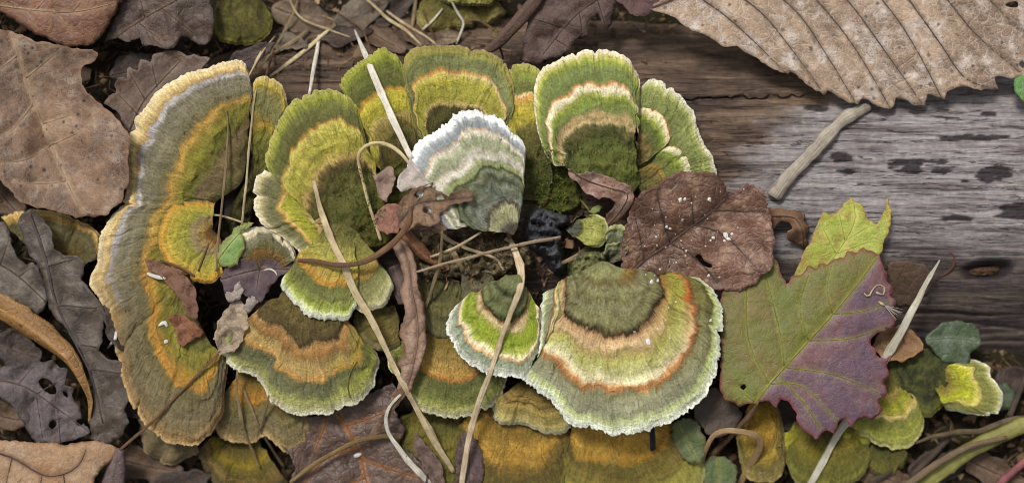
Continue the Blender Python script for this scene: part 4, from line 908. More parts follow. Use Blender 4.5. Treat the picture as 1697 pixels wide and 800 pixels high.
M23 = mat_leaf('curly_brown', '5f4434', '714f3a', '8a6a4c', seed=16, edge='8a6a4c', spots=.3)
leaf('fallen_leaf', 'curled brown leaf arching over a dark gap beside the twig foot', '1262,356 1272,346 1288,345 1306,349 1324,348 1334,352 1333,366 1344,376 1338,392 1340,408 1330,414 1318,404 1304,396 1304,384 1312,378 1306,370 1294,368 1284,376 1276,392 1268,404 1262,385', M23, 0, '1264,362 1290,358 1318,362 1330,385 1332,410', (), nz=(6, 20), edge=(-8, 7), crease=-3, seed=35, res=3.4, vr=1.4, veinmat=VDK,
     zf=lambda x, y: 26 - 0.018 * (x - 1300) ** 2 * .6 - 26 * sst(375, 415, y) - 14 * sst(1290, 1264, x))
M13 = mat_leaf('living_leaf', '565c1c', '66562a', '85873a', '5a3440', .35, '7d3f42', .18, '85873c', split=('6d4c50', '5a4656'), seed=17, rough=.5, veinf=.5, dim=.95)
leaf('living_leaf', 'folded living leaf, olive green on one half and wine purple on the other', '1252,665 1226,674 1202,664 1192,642 1195,600 1194,560 1190,520 1194,484 1204,452 1218,432 1224,420 1238,424 1244,416 1256,420 1262,414 1272,420 1280,424 1290,440 1298,455 1304,470 1312,456 1330,452 1338,440 1352,444 1358,436 1372,440 1382,428 1398,426 1404,414 1418,418 1430,411 1444,415 1456,424 1462,440 1472,452 1469,464 1480,474 1474,488 1484,500 1476,512 1487,528 1480,542 1462,548 1448,556 1444,570 1452,588 1466,594 1480,588 1470,604 1476,622 1464,634 1472,652 1456,662 1462,680 1446,694 1430,692 1420,700 1408,708 1402,694 1388,700 1384,722 1370,712 1352,727 1338,718 1326,702 1318,682 1304,664 1292,660 1288,678 1276,664 1262,664', M13, 42, '1250,668 1275,636 1300,608 1340,564 1380,520 1420,472 1454,426', ('1275,636 1240,560 1238,430', '1300,608 1290,540 1262,430', '1340,564 1325,510 1340,455', '1380,520 1370,480 1378,440', '1275,636 1330,640 1390,700', '1300,608 1380,620 1455,650', '1340,564 1410,560 1470,540', '1380,520 1430,515 1475,500', '1290,622 1330,665 1360,710', '1252,665 1215,640'), slope=(-4, -2), fold=-12, nz=(5, 50), edge=(-5, 10), veinmat=VGR, vr=2.0, seed=37, res=5, crease=2.5, holes=('1226,640 1232,636 1236,641 1230,646',))
straw('leaf_stalk', 'brownish stalk of the folded green and purple leaf', '1254,662,40 1240,690,0 1210,722,-60 1168,765,-112', [4.5, 5, 5.5, 6], mat_straw('stalk', '6a5040', '7a6048', '4a3830'), rest=False, flat=1, cat='stalk')
leaf('living_leaf', 'yellow-green torn leaf with pinkish blotch standing against the grey log', '1316,460 1334,416 1350,380 1363,350 1372,353 1384,352 1396,340 1410,327 1418,334 1428,336 1433,348 1440,366 1452,372 1462,356 1468,342 1472,326 1477,345 1475,380 1462,410 1448,432 1430,450 1390,470 1350,480', mat_leaf('yellowgreen_leaf', '838f36', '9aa044', 'b0b25c', '7a5038', .25, '8a6a34', .25, 'bcbc68', seed=18, pale='a5744c', palef=.8, rough=.5, dim=1.0), 14, '1340,475 1385,420 1415,370 1414,332', ('1385,420 1360,370', '1385,420 1440,400', '1400,398 1445,372', '1400,398 1390,350'), slope=(4, -14), curl=8, nz=(5, 40), edge=(4, 10), veinmat=mat_straw('yellow_vein', 'b5b55c', 'a5a552', '8a8a3c'), vr=1.8, seed=39)
M15 = mat_leaf('fawn_strip', '9a7a64', 'b0957f', '6f5342', '3f2f28', .4, '7a5a48', .3, seed=19, pale='b09a8a', palef=.5)
leaf('fallen_leaf', 'fawn leaf twisted into a long strip ending in a thin stalk', '648,402 662,398 676,404 684,420 690,445 693,472 700,498 707,530 708,560 703,590 692,618 682,640 668,662 648,688 626,716 612,742 606,738 622,705 640,675 652,650 662,632 664,612 657,602 669,585 671,568 660,551 665,540 673,520 668,503 660,484 668,466 664,440 656,420', M15, 0, '664,400 678,440 682,480 690,520 692,560 686,600 674,640 650,680 609,740', ('690,520 670,545', '692,560 704,540', '686,600 666,605', '682,480 696,490'), nz=(4, 24), edge=(7, 8), crease=3, seed=41, res=3.6, vr=1.6, veinmat=mat_straw('fawn_vein', '8a6c58', '7a5c4a', '5a4436'), smooth=False, jit=1.5,
     zf=lambda x, y: np.interp(y, [395, 430, 480, 540, 600, 640, 680, 745], [62, 66, 60, 56, 48, 34, 8, -40]) - 14 * ((x - np.interp(y, [395, 430, 480, 540, 600, 640, 680, 745], [664, 676, 684, 690, 684, 672, 648, 608])) / 20.0) ** 2 * np.where(y < 640, 1, .3) + 8 * np.sin(y / 22.0) * (x - 685) / 22.0 * (y < 620))
ribbon('fallen_leaf', 'dark mauve-brown leaf underside behind the fawn strip', '652,440,22 662,470,28 672,502,26', [10, 18, 14], mat_leaf('dark_mauve', '4a3a36', '5c4a44', '6f5a50', seed=20), curl=.25, seed=43)
# scraps caught on the ash-grey bracket
leaf('leaf_scrap', 'whitish papery scrap at the tip of the white pointed straw', '656,306 668,285 680,264 688,272 696,286 706,296 716,306 700,312 680,310 664,318', mat_leaf('papery', 'b5a59a', 'cfc5bd', '94806f', spots=.15, seed=21), 104, None, (), nz=(6, 20), edge=(5, 7), seed=45, slope=(4, 4), res=4)
leaf('leaf_scrap', 'dull tan scrap with upturned corners beside the looped straw', '616,290 630,286 634,280 648,278 655,296 650,316 640,336 630,326 622,304', mat_leaf('tan_scrap', '8f7668', 'a38a7c', '6a5448', seed=22, spots=.2), 62, None, (), nz=(9, 18), edge=(8, 7), seed=47, res=4)
leaf('leaf_scrap', 'brick-red flat scrap below the dull tan scrap', '620,358 634,342 652,336 668,342 670,362 658,384 642,390 628,380', mat_leaf('brick_scrap', '8d5a48', '9d6f5c', '6f4438', seed=23, spots=.3, pale='a88072'), 68, None, (), nz=(6, 20), edge=(5, 7), seed=49, res=4)
leaf('leaf_scrap', 'lacy torn brown scrap lying across the ash-grey bracket', '658,352 668,330 684,314 706,304 718,302 716,312 732,318 744,328 752,316 768,312 786,320 782,332 764,336 748,340 738,350 726,352 728,368 712,374 694,372 676,384 662,376', mat_leaf('lacy_brown', '7c5f46', '967658', '4a3826', seed=24, edge='553c2e', spots=.4), 106, '660,370 690,338 730,332 784,326', ('690,338 705,310', '700,336 720,366'), nz=(7, 22), edge=(5, 6), seed=51, res=3.5, vr=1.6, veinmat=VDK, slope=(2, -4),
     holes=('686,322 696,316 702,322 692,330', '722,322 734,324 736,330 726,331', '700,346 712,343 714,350 704,354'))
ribbon('leaf_scrap', 'pointed rust-brown leaf tongue below the lacy scrap', '664,384,74 682,402,70 704,424,56 738,446,36', [14, 15, 11, 2], mat_leaf('rust_tongue', '6b432c', '7d5238', '9a7048', seed=25), curl=.35, roll=[.3, .3, .3, .3], seed=53)
ribbon('leaf_scrap', 'pinkish dead leaf flap under the lacy scrap', '716,352,100 726,368,100 742,378,92', [10, 12, 6], mat_leaf('pink_flap', '9a7a6c', 'ab8f80', '6f5548', seed=26), curl=.3, seed=55)
leaf('fallen_leaf', 'brown leaf curled like a shaving below the mossy heart', '940,279 952,288 966,287 982,284 1000,290 1022,299 1050,311 1051,328 1046,345 1034,358 1016,374 1004,380 1000,366 1012,350 1022,336 1012,326 994,330 976,322 958,304 946,294', mat_leaf('shaving', '7a5a4c', '654639', '94776a', seed=27, pale='a89488', palef=.8, dim=.95), 0, '942,282 975,300 1010,312 1040,322 1028,350 1004,376', (), nz=(4, 20), edge=(8, 7), crease=-3, seed=57, res=3.2, vr=1.4, veinmat=VDK,
     zf=lambda x, y: 58 + 14 * sst(940, 985, x) - 50 * sst(325, 378, y) + 10 * np.sin((x + y) / 15.0) * sst(330, 300, y))
leaf('leaf_scrap', 'purple-black leaf fragment below the thick cream rim', '364,462 376,444 404,428 414,420 432,412 452,409 470,414 484,432 482,446 466,456 452,470 440,486 434,500 416,494 400,486 372,486', mat_leaf('purple_black', '46363a', '56434a', '75605c', '2a2024', .3, None, .3, seed=28), 30, '482,446 430,446 366,462', ('450,448 470,420', '430,446 420,420', '430,446 425,480'), nz=(8, 26), edge=(4, 8), seed=59, res=4, vr=1.6, veinmat=VDK)
leaf('leaf_scrap', 'whitish mouldy leaf scrap at the end of the purple-black fragment', '438,462 446,470 440,486 424,502 412,520 402,512 412,490 426,474', mat_leaf('mouldy', '94867e', 'a89b92', '75685f', seed=29), 30, None, (), nz=(6, 14), seed=61, res=4)
MG = mat_leaf('leaflet_green', '55722f', '6a8440', '86985a', '3f4a24', .3, '7a6a3a', .3, seed=30, rough=.5, dim=1.0)
leaf('living_leaf', 'small fresh green toothed leaflet beside the thick cream rim', '356,430 366,408 374,396 384,382 398,371 412,367 420,369 410,378 398,386 404,396 406,410 402,424 392,438 380,443 366,441', MG, 44, '360,432 380,405 412,370', (), nz=(4, 20), curl=12, edge=(-4, 8), ser=(7, 3), seed=63, res=3.5, vr=1.2, veinmat=VGR)
leaf('leaf_scrap', 'pale crumpled leaf knot between old brackets', '352,562 362,532 376,512 388,494 402,498 410,512 412,540 404,562 388,582 364,586', mat_leaf('pale_crumple', '94806a', 'ab9880', '75644f', seed=31, spots=.3, pale='bcae9c', palef=.5), 30, None, (), nz=(22, 20), seed=65, res=3.5, edge=(6, 8))
leaf('leaf_scrap', 'pale folded scrap above the crumpled leaf knot', '372,484 384,470 398,466 406,480 396,494 380,500', mat_leaf('pale_fold', 'a89a8f', '94857a', '75685f', seed=32), 32, None, (), nz=(8, 12), seed=67, res=3.5)
leaf('leaf_scrap', 'brown torn strip across the olive bracket with golden zone', '238,428 262,436 290,444 310,458 322,482 330,514 326,530 312,522 300,498 284,476 268,456 246,446', mat_leaf('brown_strip', '6a4634', '7d5844', '94705a', seed=33), 32, None, (), nz=(9, 20), edge=(5, 6), seed=69, res=3.5)
leaf('leaf_scrap', 'chestnut scrap on the olive lobes, beside white larva-like bits', '278,524 296,520 310,524 330,538 340,552 322,560 304,572 294,566 290,548', mat_leaf('chestnut_scrap', '75462e', '8a5a3c', '5a3626', seed=34), 16, None, (), nz=(12, 16), edge=(7, 6), seed=71, res=3.5)
MD = mat_leaf('dark_green_leaf', '37442c', '465638', '66735a', '2a362a', .15, None, .25, seed=35, rough=.4)
leaf('living_leaf', 'dark green rounded leaf at the log foot behind the bright yellow fan', '1534,562 1546,544 1566,533 1592,530 1614,538 1627,556 1624,574 1608,588 1604,606 1580,604 1556,590', MD, -38, '1536,562 1580,560 1622,565', ('1560,561 1575,536', '1590,561 1600,584'), curl=6, nz=(3, 30), seed=73, res=4, vr=1.4, veinmat=mat_straw('dim_vein', '6c7a66', '5f6d5a', '4a5848'), smooth=True)
MG2 = mat_leaf('mottled_green_leaf', '5b6a38', '4d5c34', '7a8350', '5a4038', .5, '5f5a3a', .3, seed=36, rough=.5)
leaf('living_leaf', 'mottled green leaf leaning under the largest fan by the dry bent blade', '1112,706 1126,694 1142,692 1158,702 1168,722 1170,745 1160,768 1142,766 1122,748 1114,728', MG2, -32, '1118,700 1140,735 1158,766', ('1132,720 1158,715', '1132,720 1118,735'), curl=10, nz=(4, 24), seed=75, res=4, ser=(10, 3), vr=1.4, veinmat=VGR)
leaf('living_leaf', 'round mottled green leaf at the foot of the dry bent blade', '1164,790 1168,768 1182,757 1202,756 1216,768 1220,788 1212,812 1190,822 1170,812', MG2, -60, '1190,757 1192,790 1190,820', (), curl=9, nz=(3, 24), seed=77, res=4, smooth=True, vr=1.3, veinmat=VGR)
leaf('living_leaf', 'small dark round leaf behind the bright yellow fan', '1636,655 1648,638 1668,636 1682,652 1678,672 1658,682 1640,674', MD, -92, '1636,660 1680,655', (), curl=8, nz=(3, 24), seed=79, res=4, smooth=True)
leaf('living_leaf', 'green leaf edge poking out past the saw-toothed pale leaf', '1680,140 1690,126 1720,120 1740,140 1720,165 1696,170', mat_leaf('fresh_green', '4c7a3a', '5f8c48', '86a560', seed=37, rough=.45), 18, None, (), curl=8, seed=81, res=4, smooth=True)
leaf('fallen_leaf', 'coppery curled leaf behind the flat pale blade at the log foot', '1446,572 1452,556 1470,545 1496,536 1512,546 1526,560 1530,578 1516,590 1496,600 1476,596 1460,590', mat_leaf('copper_leaf', '7a5638', '8c6a48', 'a5845c', '3f2f22', .5, '9a7448', .3, seed=38), -26, None, (), nz=(14, 22), edge=(10, 9), seed=83, res=4)
leaf('leaf_scrap', 'brown dead scrap stuck to the log behind the flat pale blade', '1472,440 1500,430 1530,436 1546,455 1540,480 1520,502 1490,510 1474,490', mat_leaf('stuck_brown', '5f4836', '4d3d34', '75593f', seed=39, spots=.5), 3, None, (), drape=1.0, nz=(3, 20), seed=85, res=4.5, th=3)
leaf('fallen_leaf', 'small mauve-dark leaf with teeth at the foot of the arched straw', '754,765 758,735 768,715 780,712 790,730 798,750 802,775 796,815 770,820 756,800', mat_leaf('mauve_dark', '4a3838', '5a4444', '75605a', seed=40), -30, '775,712 778,760 776,820', (), nz=(9, 22), ser=(13, 4), seed=87, res=4, veinmat=VDK, vr=1.4)
leaf('leaf_scrap', 'mauve-brown slips of leaf between maple-like leaf and mossy shelf', '690,712 705,735 722,752 735,775 736,800 718,806 706,780 694,755 684,735', mat_leaf('mauve_slip', '5a4740', '6b564c', '7d685a', seed=41), -34, None, (), nz=(9, 18), edge=(6, 6), seed=89, res=4)
leaf('fallen_leaf', 'mottled purplish leaf under the folded leaf and the largest fan', '1150,668 1180,640 1200,655 1222,672 1232,690 1215,712 1190,725 1168,715 1155,695', mat_leaf('mottled_purple', '4d4038', '5f5040', '6a5c44', '2a221f', .5, seed=42), -30, None, (), nz=(7, 24), seed=91, res=4.5)

# ------------------------------------------------------------------ litter heaped in the background
def oval(cx, cy, L, W, ang, seed):
    r = np.random.default_rng(seed); t = np.linspace(0, 2 * np.pi, 15)[:-1]
    x = L * np.cos(t) * (1 + .12 * r.uniform(-1, 1, 14)); y = W * np.sin(t) * (1 - .35 * np.cos(t)) * (1 + .2 * r.uniform(-1, 1, 14))
    c, s_ = math.cos(ang), math.sin(ang)
    return ' '.join('%.1f,%.1f' % (cx + a * c - b * s_, cy + a * s_ + b * c) for a, b in zip(x, y)), '%.1f,%.1f %.1f,%.1f %.1f,%.1f' % (cx - L * c, cy - L * s_, cx, cy + 3, cx + L * c, cy + L * s_)
LM = [mat_leaf('litter_tan', '6f5c48', '554536', '9a866c', seed=50, spots=.5), mat_leaf('litter_brown', '4a3828', '604832', '7d6450', seed=51), mat_leaf('litter_dark', '2f2521', '403129', '57463d', seed=52), mat_leaf('litter_grey', '5f5447', '756856', '4f453a', seed=53, pale='8f8272')]
for i, (x, y, L, W, a, mi, z, lb) in enumerate([
        (505, 28, 52, 26, .3, 0, 4, 'dull tan leaf in the litter behind the dry grass, speckled'), (600, 22, 46, 24, -.4, 3, 9, 'pale grey-brown leaf behind the white pointed straw tip'),
        (640, 66, 40, 17, .5, 1, 8, 'brown leaf lying on the log beside the white straw tip'), (575, 58, 42, 15, -.12, 2, 14, 'dark leaf with curled rim at the tip of the white pointed straw'),
        (690, 60, 36, 16, .9, 1, 4, 'brown leaf under the crossing grass stems'), (655, 12, 40, 20, -.5, 2, 2, 'dark brown leaf under the slanting dry stem'),
        (730, 60, 34, 15, .1, 0, 2, 'tan leaf behind the two-tiered bracket'), (480, 70, 30, 14, .1, 3, 12, 'small grey leaf among the dry grass stems'),
        (20, 340, 30, 22, .8, 1, -25, 'brown leaf beneath the spotted mauve-brown one'), (300, 100, 44, 26, .2, 2, -50, 'dark leaf in the gap behind the tan rim'),
        (230, 110, 48, 22, -.3, 2, -62, 'dark leaf deep under the toothed brown one'), (30, 580, 44, 28, .3, 2, -52, 'blackish leaf under the ochre strip'),
        (20, 690, 40, 20, .2, 1, -64, 'brown leaf under the decayed one'), (250, 770, 60, 26, .2, 1, -95, 'brown wet leaf below the old tan-rimmed shelf'),
        (300, 800, 50, 24, -.3, 2, -90, 'dark wet leaf below the old tan-rimmed shelf'), (1560, 770, 60, 26, -.4, 2, -104, 'dark leaf under the thick green stems'),
        (1470, 790, 56, 24, .3, 1, -100, 'brown leaf on the soil below the yellow-green fan'), (1650, 780, 50, 24, .4, 1, -98, 'brown leaf under the red stem'),
        (1330, 690, 50, 26, .5, 2, -80, 'dark leaf under the wine-purple lobes'), (1230, 660, 50, 26, -.8, 2, -70, 'dark leaf under the olive half of the folded leaf'),
        (1305, 400, 52, 40, .4, 2, -44, 'dark leaf in the gap behind the curled arching brown leaf'), (1690, 630, 40, 20, .2, 2, -108, 'dark leaf at the log foot behind the bright yellow fan'),
        (200, 660, 50, 30, .6, 2, -62, 'dark leaf under the slate-purple lobed leaf'), (420, 90, 40, 16, -.5, 2, -8, 'dark leaf under the tan-rimmed bracket edge by dry grass'),
        (195, 540, 46, 22, 1.2, 2, 2, 'blackish wet leaf between slate leaf and orange zone of the old shelf'), (130, 400, 40, 20, .4, 2, -62, 'dark leaf under the tan-edged brown bracket'),
        (395, 350, 44, 22, 1.5, 2, -28, 'purplish dark leaf in the hollow between old brackets')]):
    o_, m_ = oval(x, y, L, W, a, 100 + i)
    zz = z if z < 0 or x < 430 else z
    dr = 1.0 if (430 < x < 780 and y < 90) else 0.0
    leaf('litter_leaf', lb, o_, LM[mi], zz, m_, (), nz=(9, 24), edge=(7, 9), curl=4 if i % 2 else -5, seed=120 + i, res=5, drape=dr, smooth=True, veinmat=VDK, vr=1.6, group='dead leaves lying in the litter')

# bits of soil, rot and needles that nobody could count
def litter_stuff():
    r = np.random.default_rng(3); V, F, PC = [], [], []; off = 0
    n = 5200
    x = r.uniform(-150, 1850, n); y = r.uniform(-120, 920, n); sz = r.gamma(2.0, 1.6, n) + 1.2
    z = H(x, y)
    on_log = log_z(x, y) >= ground_z(x, y)
    keep = ~on_log | (r.uniform(0, 1, n) < 0.05) | ((np.abs(x - 850) < 140) & (np.abs(y - 400) < 110))
    keep &= ~((x > 1180) & on_log)
    oc = np.array([[1, 0, 0], [-1, 0, 0], [0, 1, 0], [0, -1, 0], [0, 0, 1], [0, 0, -1]], float); of = np.array([[0, 2, 4], [2, 1, 4], [1, 3, 4], [3, 0, 4], [2, 0, 5], [1, 2, 5], [3, 1, 5], [0, 3, 5]])
    for i in np.where(keep)[0]:
        a = r.uniform(0, 6.28); st = r.uniform(.6, 2.2)
        v = oc * r.uniform(.6, 1.3, (6, 1)) * sz[i] * np.array([st, 1, .7]); c, s_ = math.cos(a), math.sin(a)
        v = np.stack([v[:, 0] * c - v[:, 1] * s_, v[:, 0] * s_ + v[:, 1] * c, v[:, 2]], 1)
        V.append(P(x[i] + v[:, 0], y[i] + v[:, 1], z[i] + v[:, 2] + sz[i] * .3)); F.append(of + off); off += 6
        PC.append(np.full((6, 3), [x[i] / 10, y[i] / 10, 0]))
    m = NT('soil_crumbs'); pc = m.attr('pc'); nn = m.noise(pc, 3.0, 2.0)
    mt = m.done(m.ramp(nn, [(0.2, '17120d'), (.45, '2f2519'), (.6, '493a28'), (.75, '75623f')]), .9)
    tag(mesh('soil_crumbs', np.vstack(V), np.vstack(F), mt, None, {'pc': np.vstack(PC)}, smooth=False), 'crumbs of dark soil and rotten wood strewn over the ground', 'soil', kind='stuff')
litter_stuff()

# ------------------------------------------------------------------ stems, straws, twigs
refresh()
SW = mat_straw('white_straw', 'd3cdc0', 'bdb5a3', '857a62'); ST = mat_straw('tan_straw', 'c6b48e', 'a39070', '665236'); SB = mat_straw('brown_stem', '6f5138', '5a402c', '3a2a1e'); SG = mat_straw('dim_grass', '8a7858', '75644a', '54452f')
SGN = mat_straw('green_stem', '77753a', '66602f', '4c4826'); SRED = mat_straw('red_stem', '7d4a4a', '6a3c40', '4a2a2e')
SDK = mat_straw('dark_stick', '4a3d30', '3c3128', '241c16')
straw('straw', 'white flat straw with cut pointed tip leaning on green fans', '588,50 600,78 616,115 632,152 650,195 668,235 682,264', [1.5, 6, 7, 7, 7, 6.5, 5], SW, flat=.35, sag=.05, lift=3)
straw('straw', 'long split straw slanting down across tongue and dark leaf', '518,300 530,345 548,395 570,440 592,490 612,525 640,580 662,625 690,675 722,735 752,782', [4, 6, 8, 9, 8, 7.5, 6, 6, 6, 7, 5], ST, flat=.45, sag=.1, thin=.72)
straw('straw', 'thin straw running alongside the long split one', '672,650 700,690 722,725 745,770', [2.5, 3.5, 4, 3], ST, flat=.6, sag=.1)
straw('straw', 'long arched straw hanging over the lime green fan', '842,394 852,414 862,445 861,475 845,520 830,560 812,615 796,660 782,710 772,755 765,805', [5, 8, 7, 5, 5, 5, 6, 5.5, 5.5, 6, 5], mat_straw('arched_straw', 'cdbb9c', 'b09b7a', '75603f'), flat=.5, sag=.08)
straw('straw', 'flat pale blade with pointed end stuck behind the purple leaf', '1556,430,8 1534,470,6 1512,512,0 1486,560,-8 1462,600,-14 1430,660,-30 1398,705,-40 1370,752,-50 1335,812,-62', [1.5, 6, 8, 9, 9, 8, 8, 8, 7], mat_straw('pale_blade', 'b5b0a0', 'a09a86', '84795f'), flat=.35, rest=False)
straw('straw', 'looped thin straw arching beside the tan scrap', '632,398 618,360 606,318 596,280 595,258 606,243 626,237 648,243 664,255 678,272', [3, 3.2, 3.2, 3, 2.8, 2.6, 3.4, 3.8, 3.6, 3], mat_straw('loop_straw', 'c3b28a', 'a8966c', '75643f'), flat=.6, sag=.2, lift=3)
straw('grass_stem', 'pale dry stem standing over the dark hollow of the old bracket', '374,185 378,220 374,270 368,330 361,400 358,450', [1.6, 2.2, 2.6, 2.6, 2.4, 2], SG, sag=.1, flat=1)
straw('grass_stem', 'tan dry stem beside the narrow lobe', '424,150 418,185 414,235 409,290 402,372', [1.6, 2.4, 2.6, 2.4, 2], ST, sag=.1, flat=1)
straw('grass_stem', 'short dry stem crossing between the two upright stems', '348,355 372,358 402,368', 2, ST, flat=1, sag=.2)
straw('grass_stem', 'thin bent stem under the short cross stem', '362,362 350,395 338,425 330,450', 1.8, SB, flat=1, sag=.2)
straw('straw', 'slim straight straw across the hollow below the ash-grey bracket', '690,450 760,432 830,412 928,392', [2.5, 3, 3.2, 3.6], mat_straw('slim_straw', 'a8957c', '8f7a62', '6a553f'), flat=.9, sag=.02)
straw('straw', 'tan curved straw coming from under the ash-grey bracket', '722,380 745,398 775,412 800,420 822,430 834,448', [3.5, 4, 3.5, 3, 3, 2], ST, flat=.6, sag=.1)
straw('straw', 'short straw bit crossing the crumbly rotten wood', '712,425 750,412 788,390 806,376', [2, 3, 2.6, 2], ST, flat=.7, sag=.1)
straw('straw', 'short pale straw stub below the pinkish flap', '745,405 755,425 768,450', [5, 6, 5], SG, flat=.4, sag=.1)
straw('twig', 'grey weathered twig leaning from log to the saw-toothed leaf', '1282,326 1296,304 1318,280 1340,256 1362,236 1385,212 1408,192 1440,176', [15, 14, 13.5, 13, 15, 12, 14, 10], mat_straw('grey_twig', 'a09789', '7d7366', '41372c', .85, .95), flat=1, n=14, cat='twig', sag=.15, wob=3)
straw('stem', 'brown twisted stem looping over the greenish tongue', '488,432 520,432 552,438 582,438 612,430 640,412 660,392 676,368 682,342', [3, 4.5, 5, 5, 5.5, 6, 6, 5.5, 4], SB, flat=.8, sag=.15, cat='stem', n=10)
straw('stem', 'thin brown stem lying across the orange zone of the old shelf', '366,582 330,618 290,658 250,700 198,745', [2, 2.6, 3, 3, 2.6], SB, flat=1, sag=.1, cat='stem')
straw('stem', 'olive-brown stem arched over the dark maple-like leaf', '482,798 520,770 560,745 600,728 640,722 662,726', [4, 4.5, 4.5, 4.5, 5, 3.5], mat_straw('olive_stem', '75603a', '66522f', '4a3a24'), flat=1, sag=.1, cat='stem')
straw('straw', 'white fibrous straw curving off the dark maple-like leaf', '664,652 646,672 640,695 644,718 660,742 685,772 720,808', [2.5, 3.5, 4, 5, 6, 6.5, 5], SW, flat=.5, sag=.2)
straw('straw', 'dry grass blade bent into a hoop by the round green leaf', '1160,778,-70 1168,748,-34 1180,722,-6 1200,712,4 1230,714,4 1254,722,0 1258,738,-18 1246,764,-50 1226,802,-90', [5, 5.5, 6, 6, 6.5, 7, 8, 8, 6], mat_straw('hoop_straw', '9a7f5a', '856a48', '5c482f'), flat=.25, rest=False, thin=.75)
straw('grass_stem', 'thick green stem rising from the dark litter by the yellow fan', '1480,835,-100 1540,795,-84 1600,752,-66 1660,722,-54 1730,690,-44', [13, 17, 18, 17, 15], SGN, rest=False, flat=.55, cat='stem', n=12)
straw('grass_stem', 'brown broken stem with white end lying on the thick green stem', '1478,822,-74 1520,790,-64 1570,758,-48 1620,736,-40 1668,724,-38', [6, 7, 7, 6, 4], mat_straw('broken_stem', '6a5844', '5a4a38', '3c3024'), rest=False, flat=.8, cat='stem')
straw('stem', 'ragged strip of bark between yellow fan and green stem', '1520,728,-70 1560,722,-66 1620,712,-60 1680,700,-58 1740,690,-56', [3, 5, 7, 8, 7], mat_straw('bark_strip', '5f523c', '463a2a', '2a2218', .9, .9), rest=False, flat=.7, cat='bark strip', wob=6)
straw('stem', 'dull red stem at the litter edge', '1628,830,-80 1664,795,-74 1720,745,-66', [7, 8, 8], SRED, rest=False, flat=1, cat='stem')
straw('stem', 'grey stick in the dark below the yellow-green fan', '1510,790,-96 1545,755,-90 1575,722,-88', [8, 8, 7], SDK, rest=False, flat=1, cat='stick')
straw('stem', 'grey-brown stick half hidden under the yellow-green fan', '1440,800,-100 1475,780,-92 1492,745,-88', [9, 9, 7], SDK, rest=False, flat=1, cat='stick')
straw('stem', 'stick leaning behind the bright yellow fan', '1672,690,-70 1690,650,-80 1705,610,-95', [7, 6, 5], SDK, rest=False, flat=1, cat='stick')
SEED = tag(empty('seedling', P(966, 336, 10)), 'tiny bright green seedling in the hollow under the shaving-like leaf', 'seedling')
_st = straw('stem', None, '955,322,10 968,338,22 978,352,30', [1.4, 1.3, 1], mat_straw('seedling_stem', '77803a', '66702f', '4a5226'), rest=False, flat=1, cat=None, thin=1)
_st.parent = SEED; _st.location = _st.location - SEED.location
_lf = leaf('leaf', None, '976,352 982,343 992,339 1000,342 994,350 984,355', MG, 34, None, (), curl=30, nz=(1, 10), seed=95, res=2.5, jit=.4, parent=SEED)
leaf('green_leaf', 'tiny green blade under the slim straw beside the charred stub', '930,402 938,398 948,402 952,408 942,410', MG, 20, None, (), nz=(2, 10), seed=97, res=2.5, jit=.4)
# dry grass on the far side of the log
for i, (p, w, lb) in enumerate([('434,108 455,78 478,40 492,0', 3, 'long brown dry stem crossing the far litter, leaning'), ('452,90 490,66 512,48', 4, 'grey dry blade in a dark gap of the far litter'),
        ('446,128 480,105 510,82 545,50', 4, 'tan dry stem lying on the log by the dry grass'), ('512,158 518,130 524,95 528,60', 4, 'whitish stem standing by the olive bracket'),
        ('608,0 640,28 672,50 698,74', 3, 'slanting tan stem ending at the two-tiered bracket'), ('690,0 686,25 680,50', 4, 'upright grey-brown stem behind the two-tiered bracket'),
        ('640,18 672,40 700,58 722,74', 3, 'pale stem slipping behind the two-tiered bracket'), ('700,52 718,34 734,16', 2.6, 'short pale stem leaning the other way behind the bracket'),
        ('748,0 758,22 768,40 762,60 756,74', 2.8, 'kinked white stem behind the two-tiered bracket'), ('437,140 446,110 455,80', 2.6, 'thin rusty stem by the narrow lobe'),
        ('480,0 500,30 540,48 580,62', 2.2, 'thin arching stem among far leaves'), ('415,118 432,88 440,70', 2.2, 'thin straw beside the tan rim'),
        ('770,36 790,34 812,46 822,52', 2.2, 'olive hooked stem over the brown rolled leaf'), ('455,60 430,92 410,130', 2.2, 'thin stem dropping behind the broad tan rim'),
        ('560,20 600,50 620,95', 2.0, 'thin dark stem near the white straw tip'), ('700,20 712,44 722,72', 2.4, 'brown short stem behind the two-tiered bracket')]):
    straw('grass_stem', lb, p, [w * .7, w, w, w * .7], (SG, ST, SB, SW)[(0, 0, 1, 3, 1, 0, 1, 3, 3, 2, 1, 1, 0, 1, 2, 2)[i]], flat=.9, sag=.25, group='dry grass behind the fungi', wob=2)
straw('grass_stem', 'olive stem hooked down onto the bracket edge', '820,48 826,70 834,98', [2.4, 2.6, 2], SGN, flat=1, sag=.1)
straw('grass_stem', 'greenish stalk bridging old brackets below the tan-orange bracket', '395,612 392,650 402,700 415,740 430,775', [2, 2.6, 3, 2.6, 2], SG, flat=1, sag=.15)
straw('grass_stem', 'pale slanting stem beside the dark maple-like leaf', '392,618 412,665 432,712 470,775', [2, 2.6, 3, 2.6], SG, flat=1, sag=.15)
straw('grass_stem', 'short stem standing by the tan-orange bracket underside', '446,652 438,685 432,710', [2, 3, 2], SG, flat=1, sag=.15)
straw('grass_stem', 'dark slender twig across the golden zone', '266,432 300,445 340,470 362,488', [2, 2.6, 2.6, 2], SB, flat=1, sag=.1)
straw('straw', 'thin twig hanging by the brown-grey dead bracket', '732,380 728,430 715,480 705,508', [2.2, 3, 3.4, 3], SG, flat=1, sag=.1)
straw('straw', 'blunt grey straw stub in the hollow', '930,436 955,424 975,408', [3, 5, 4], SG, flat=.6, sag=.1)
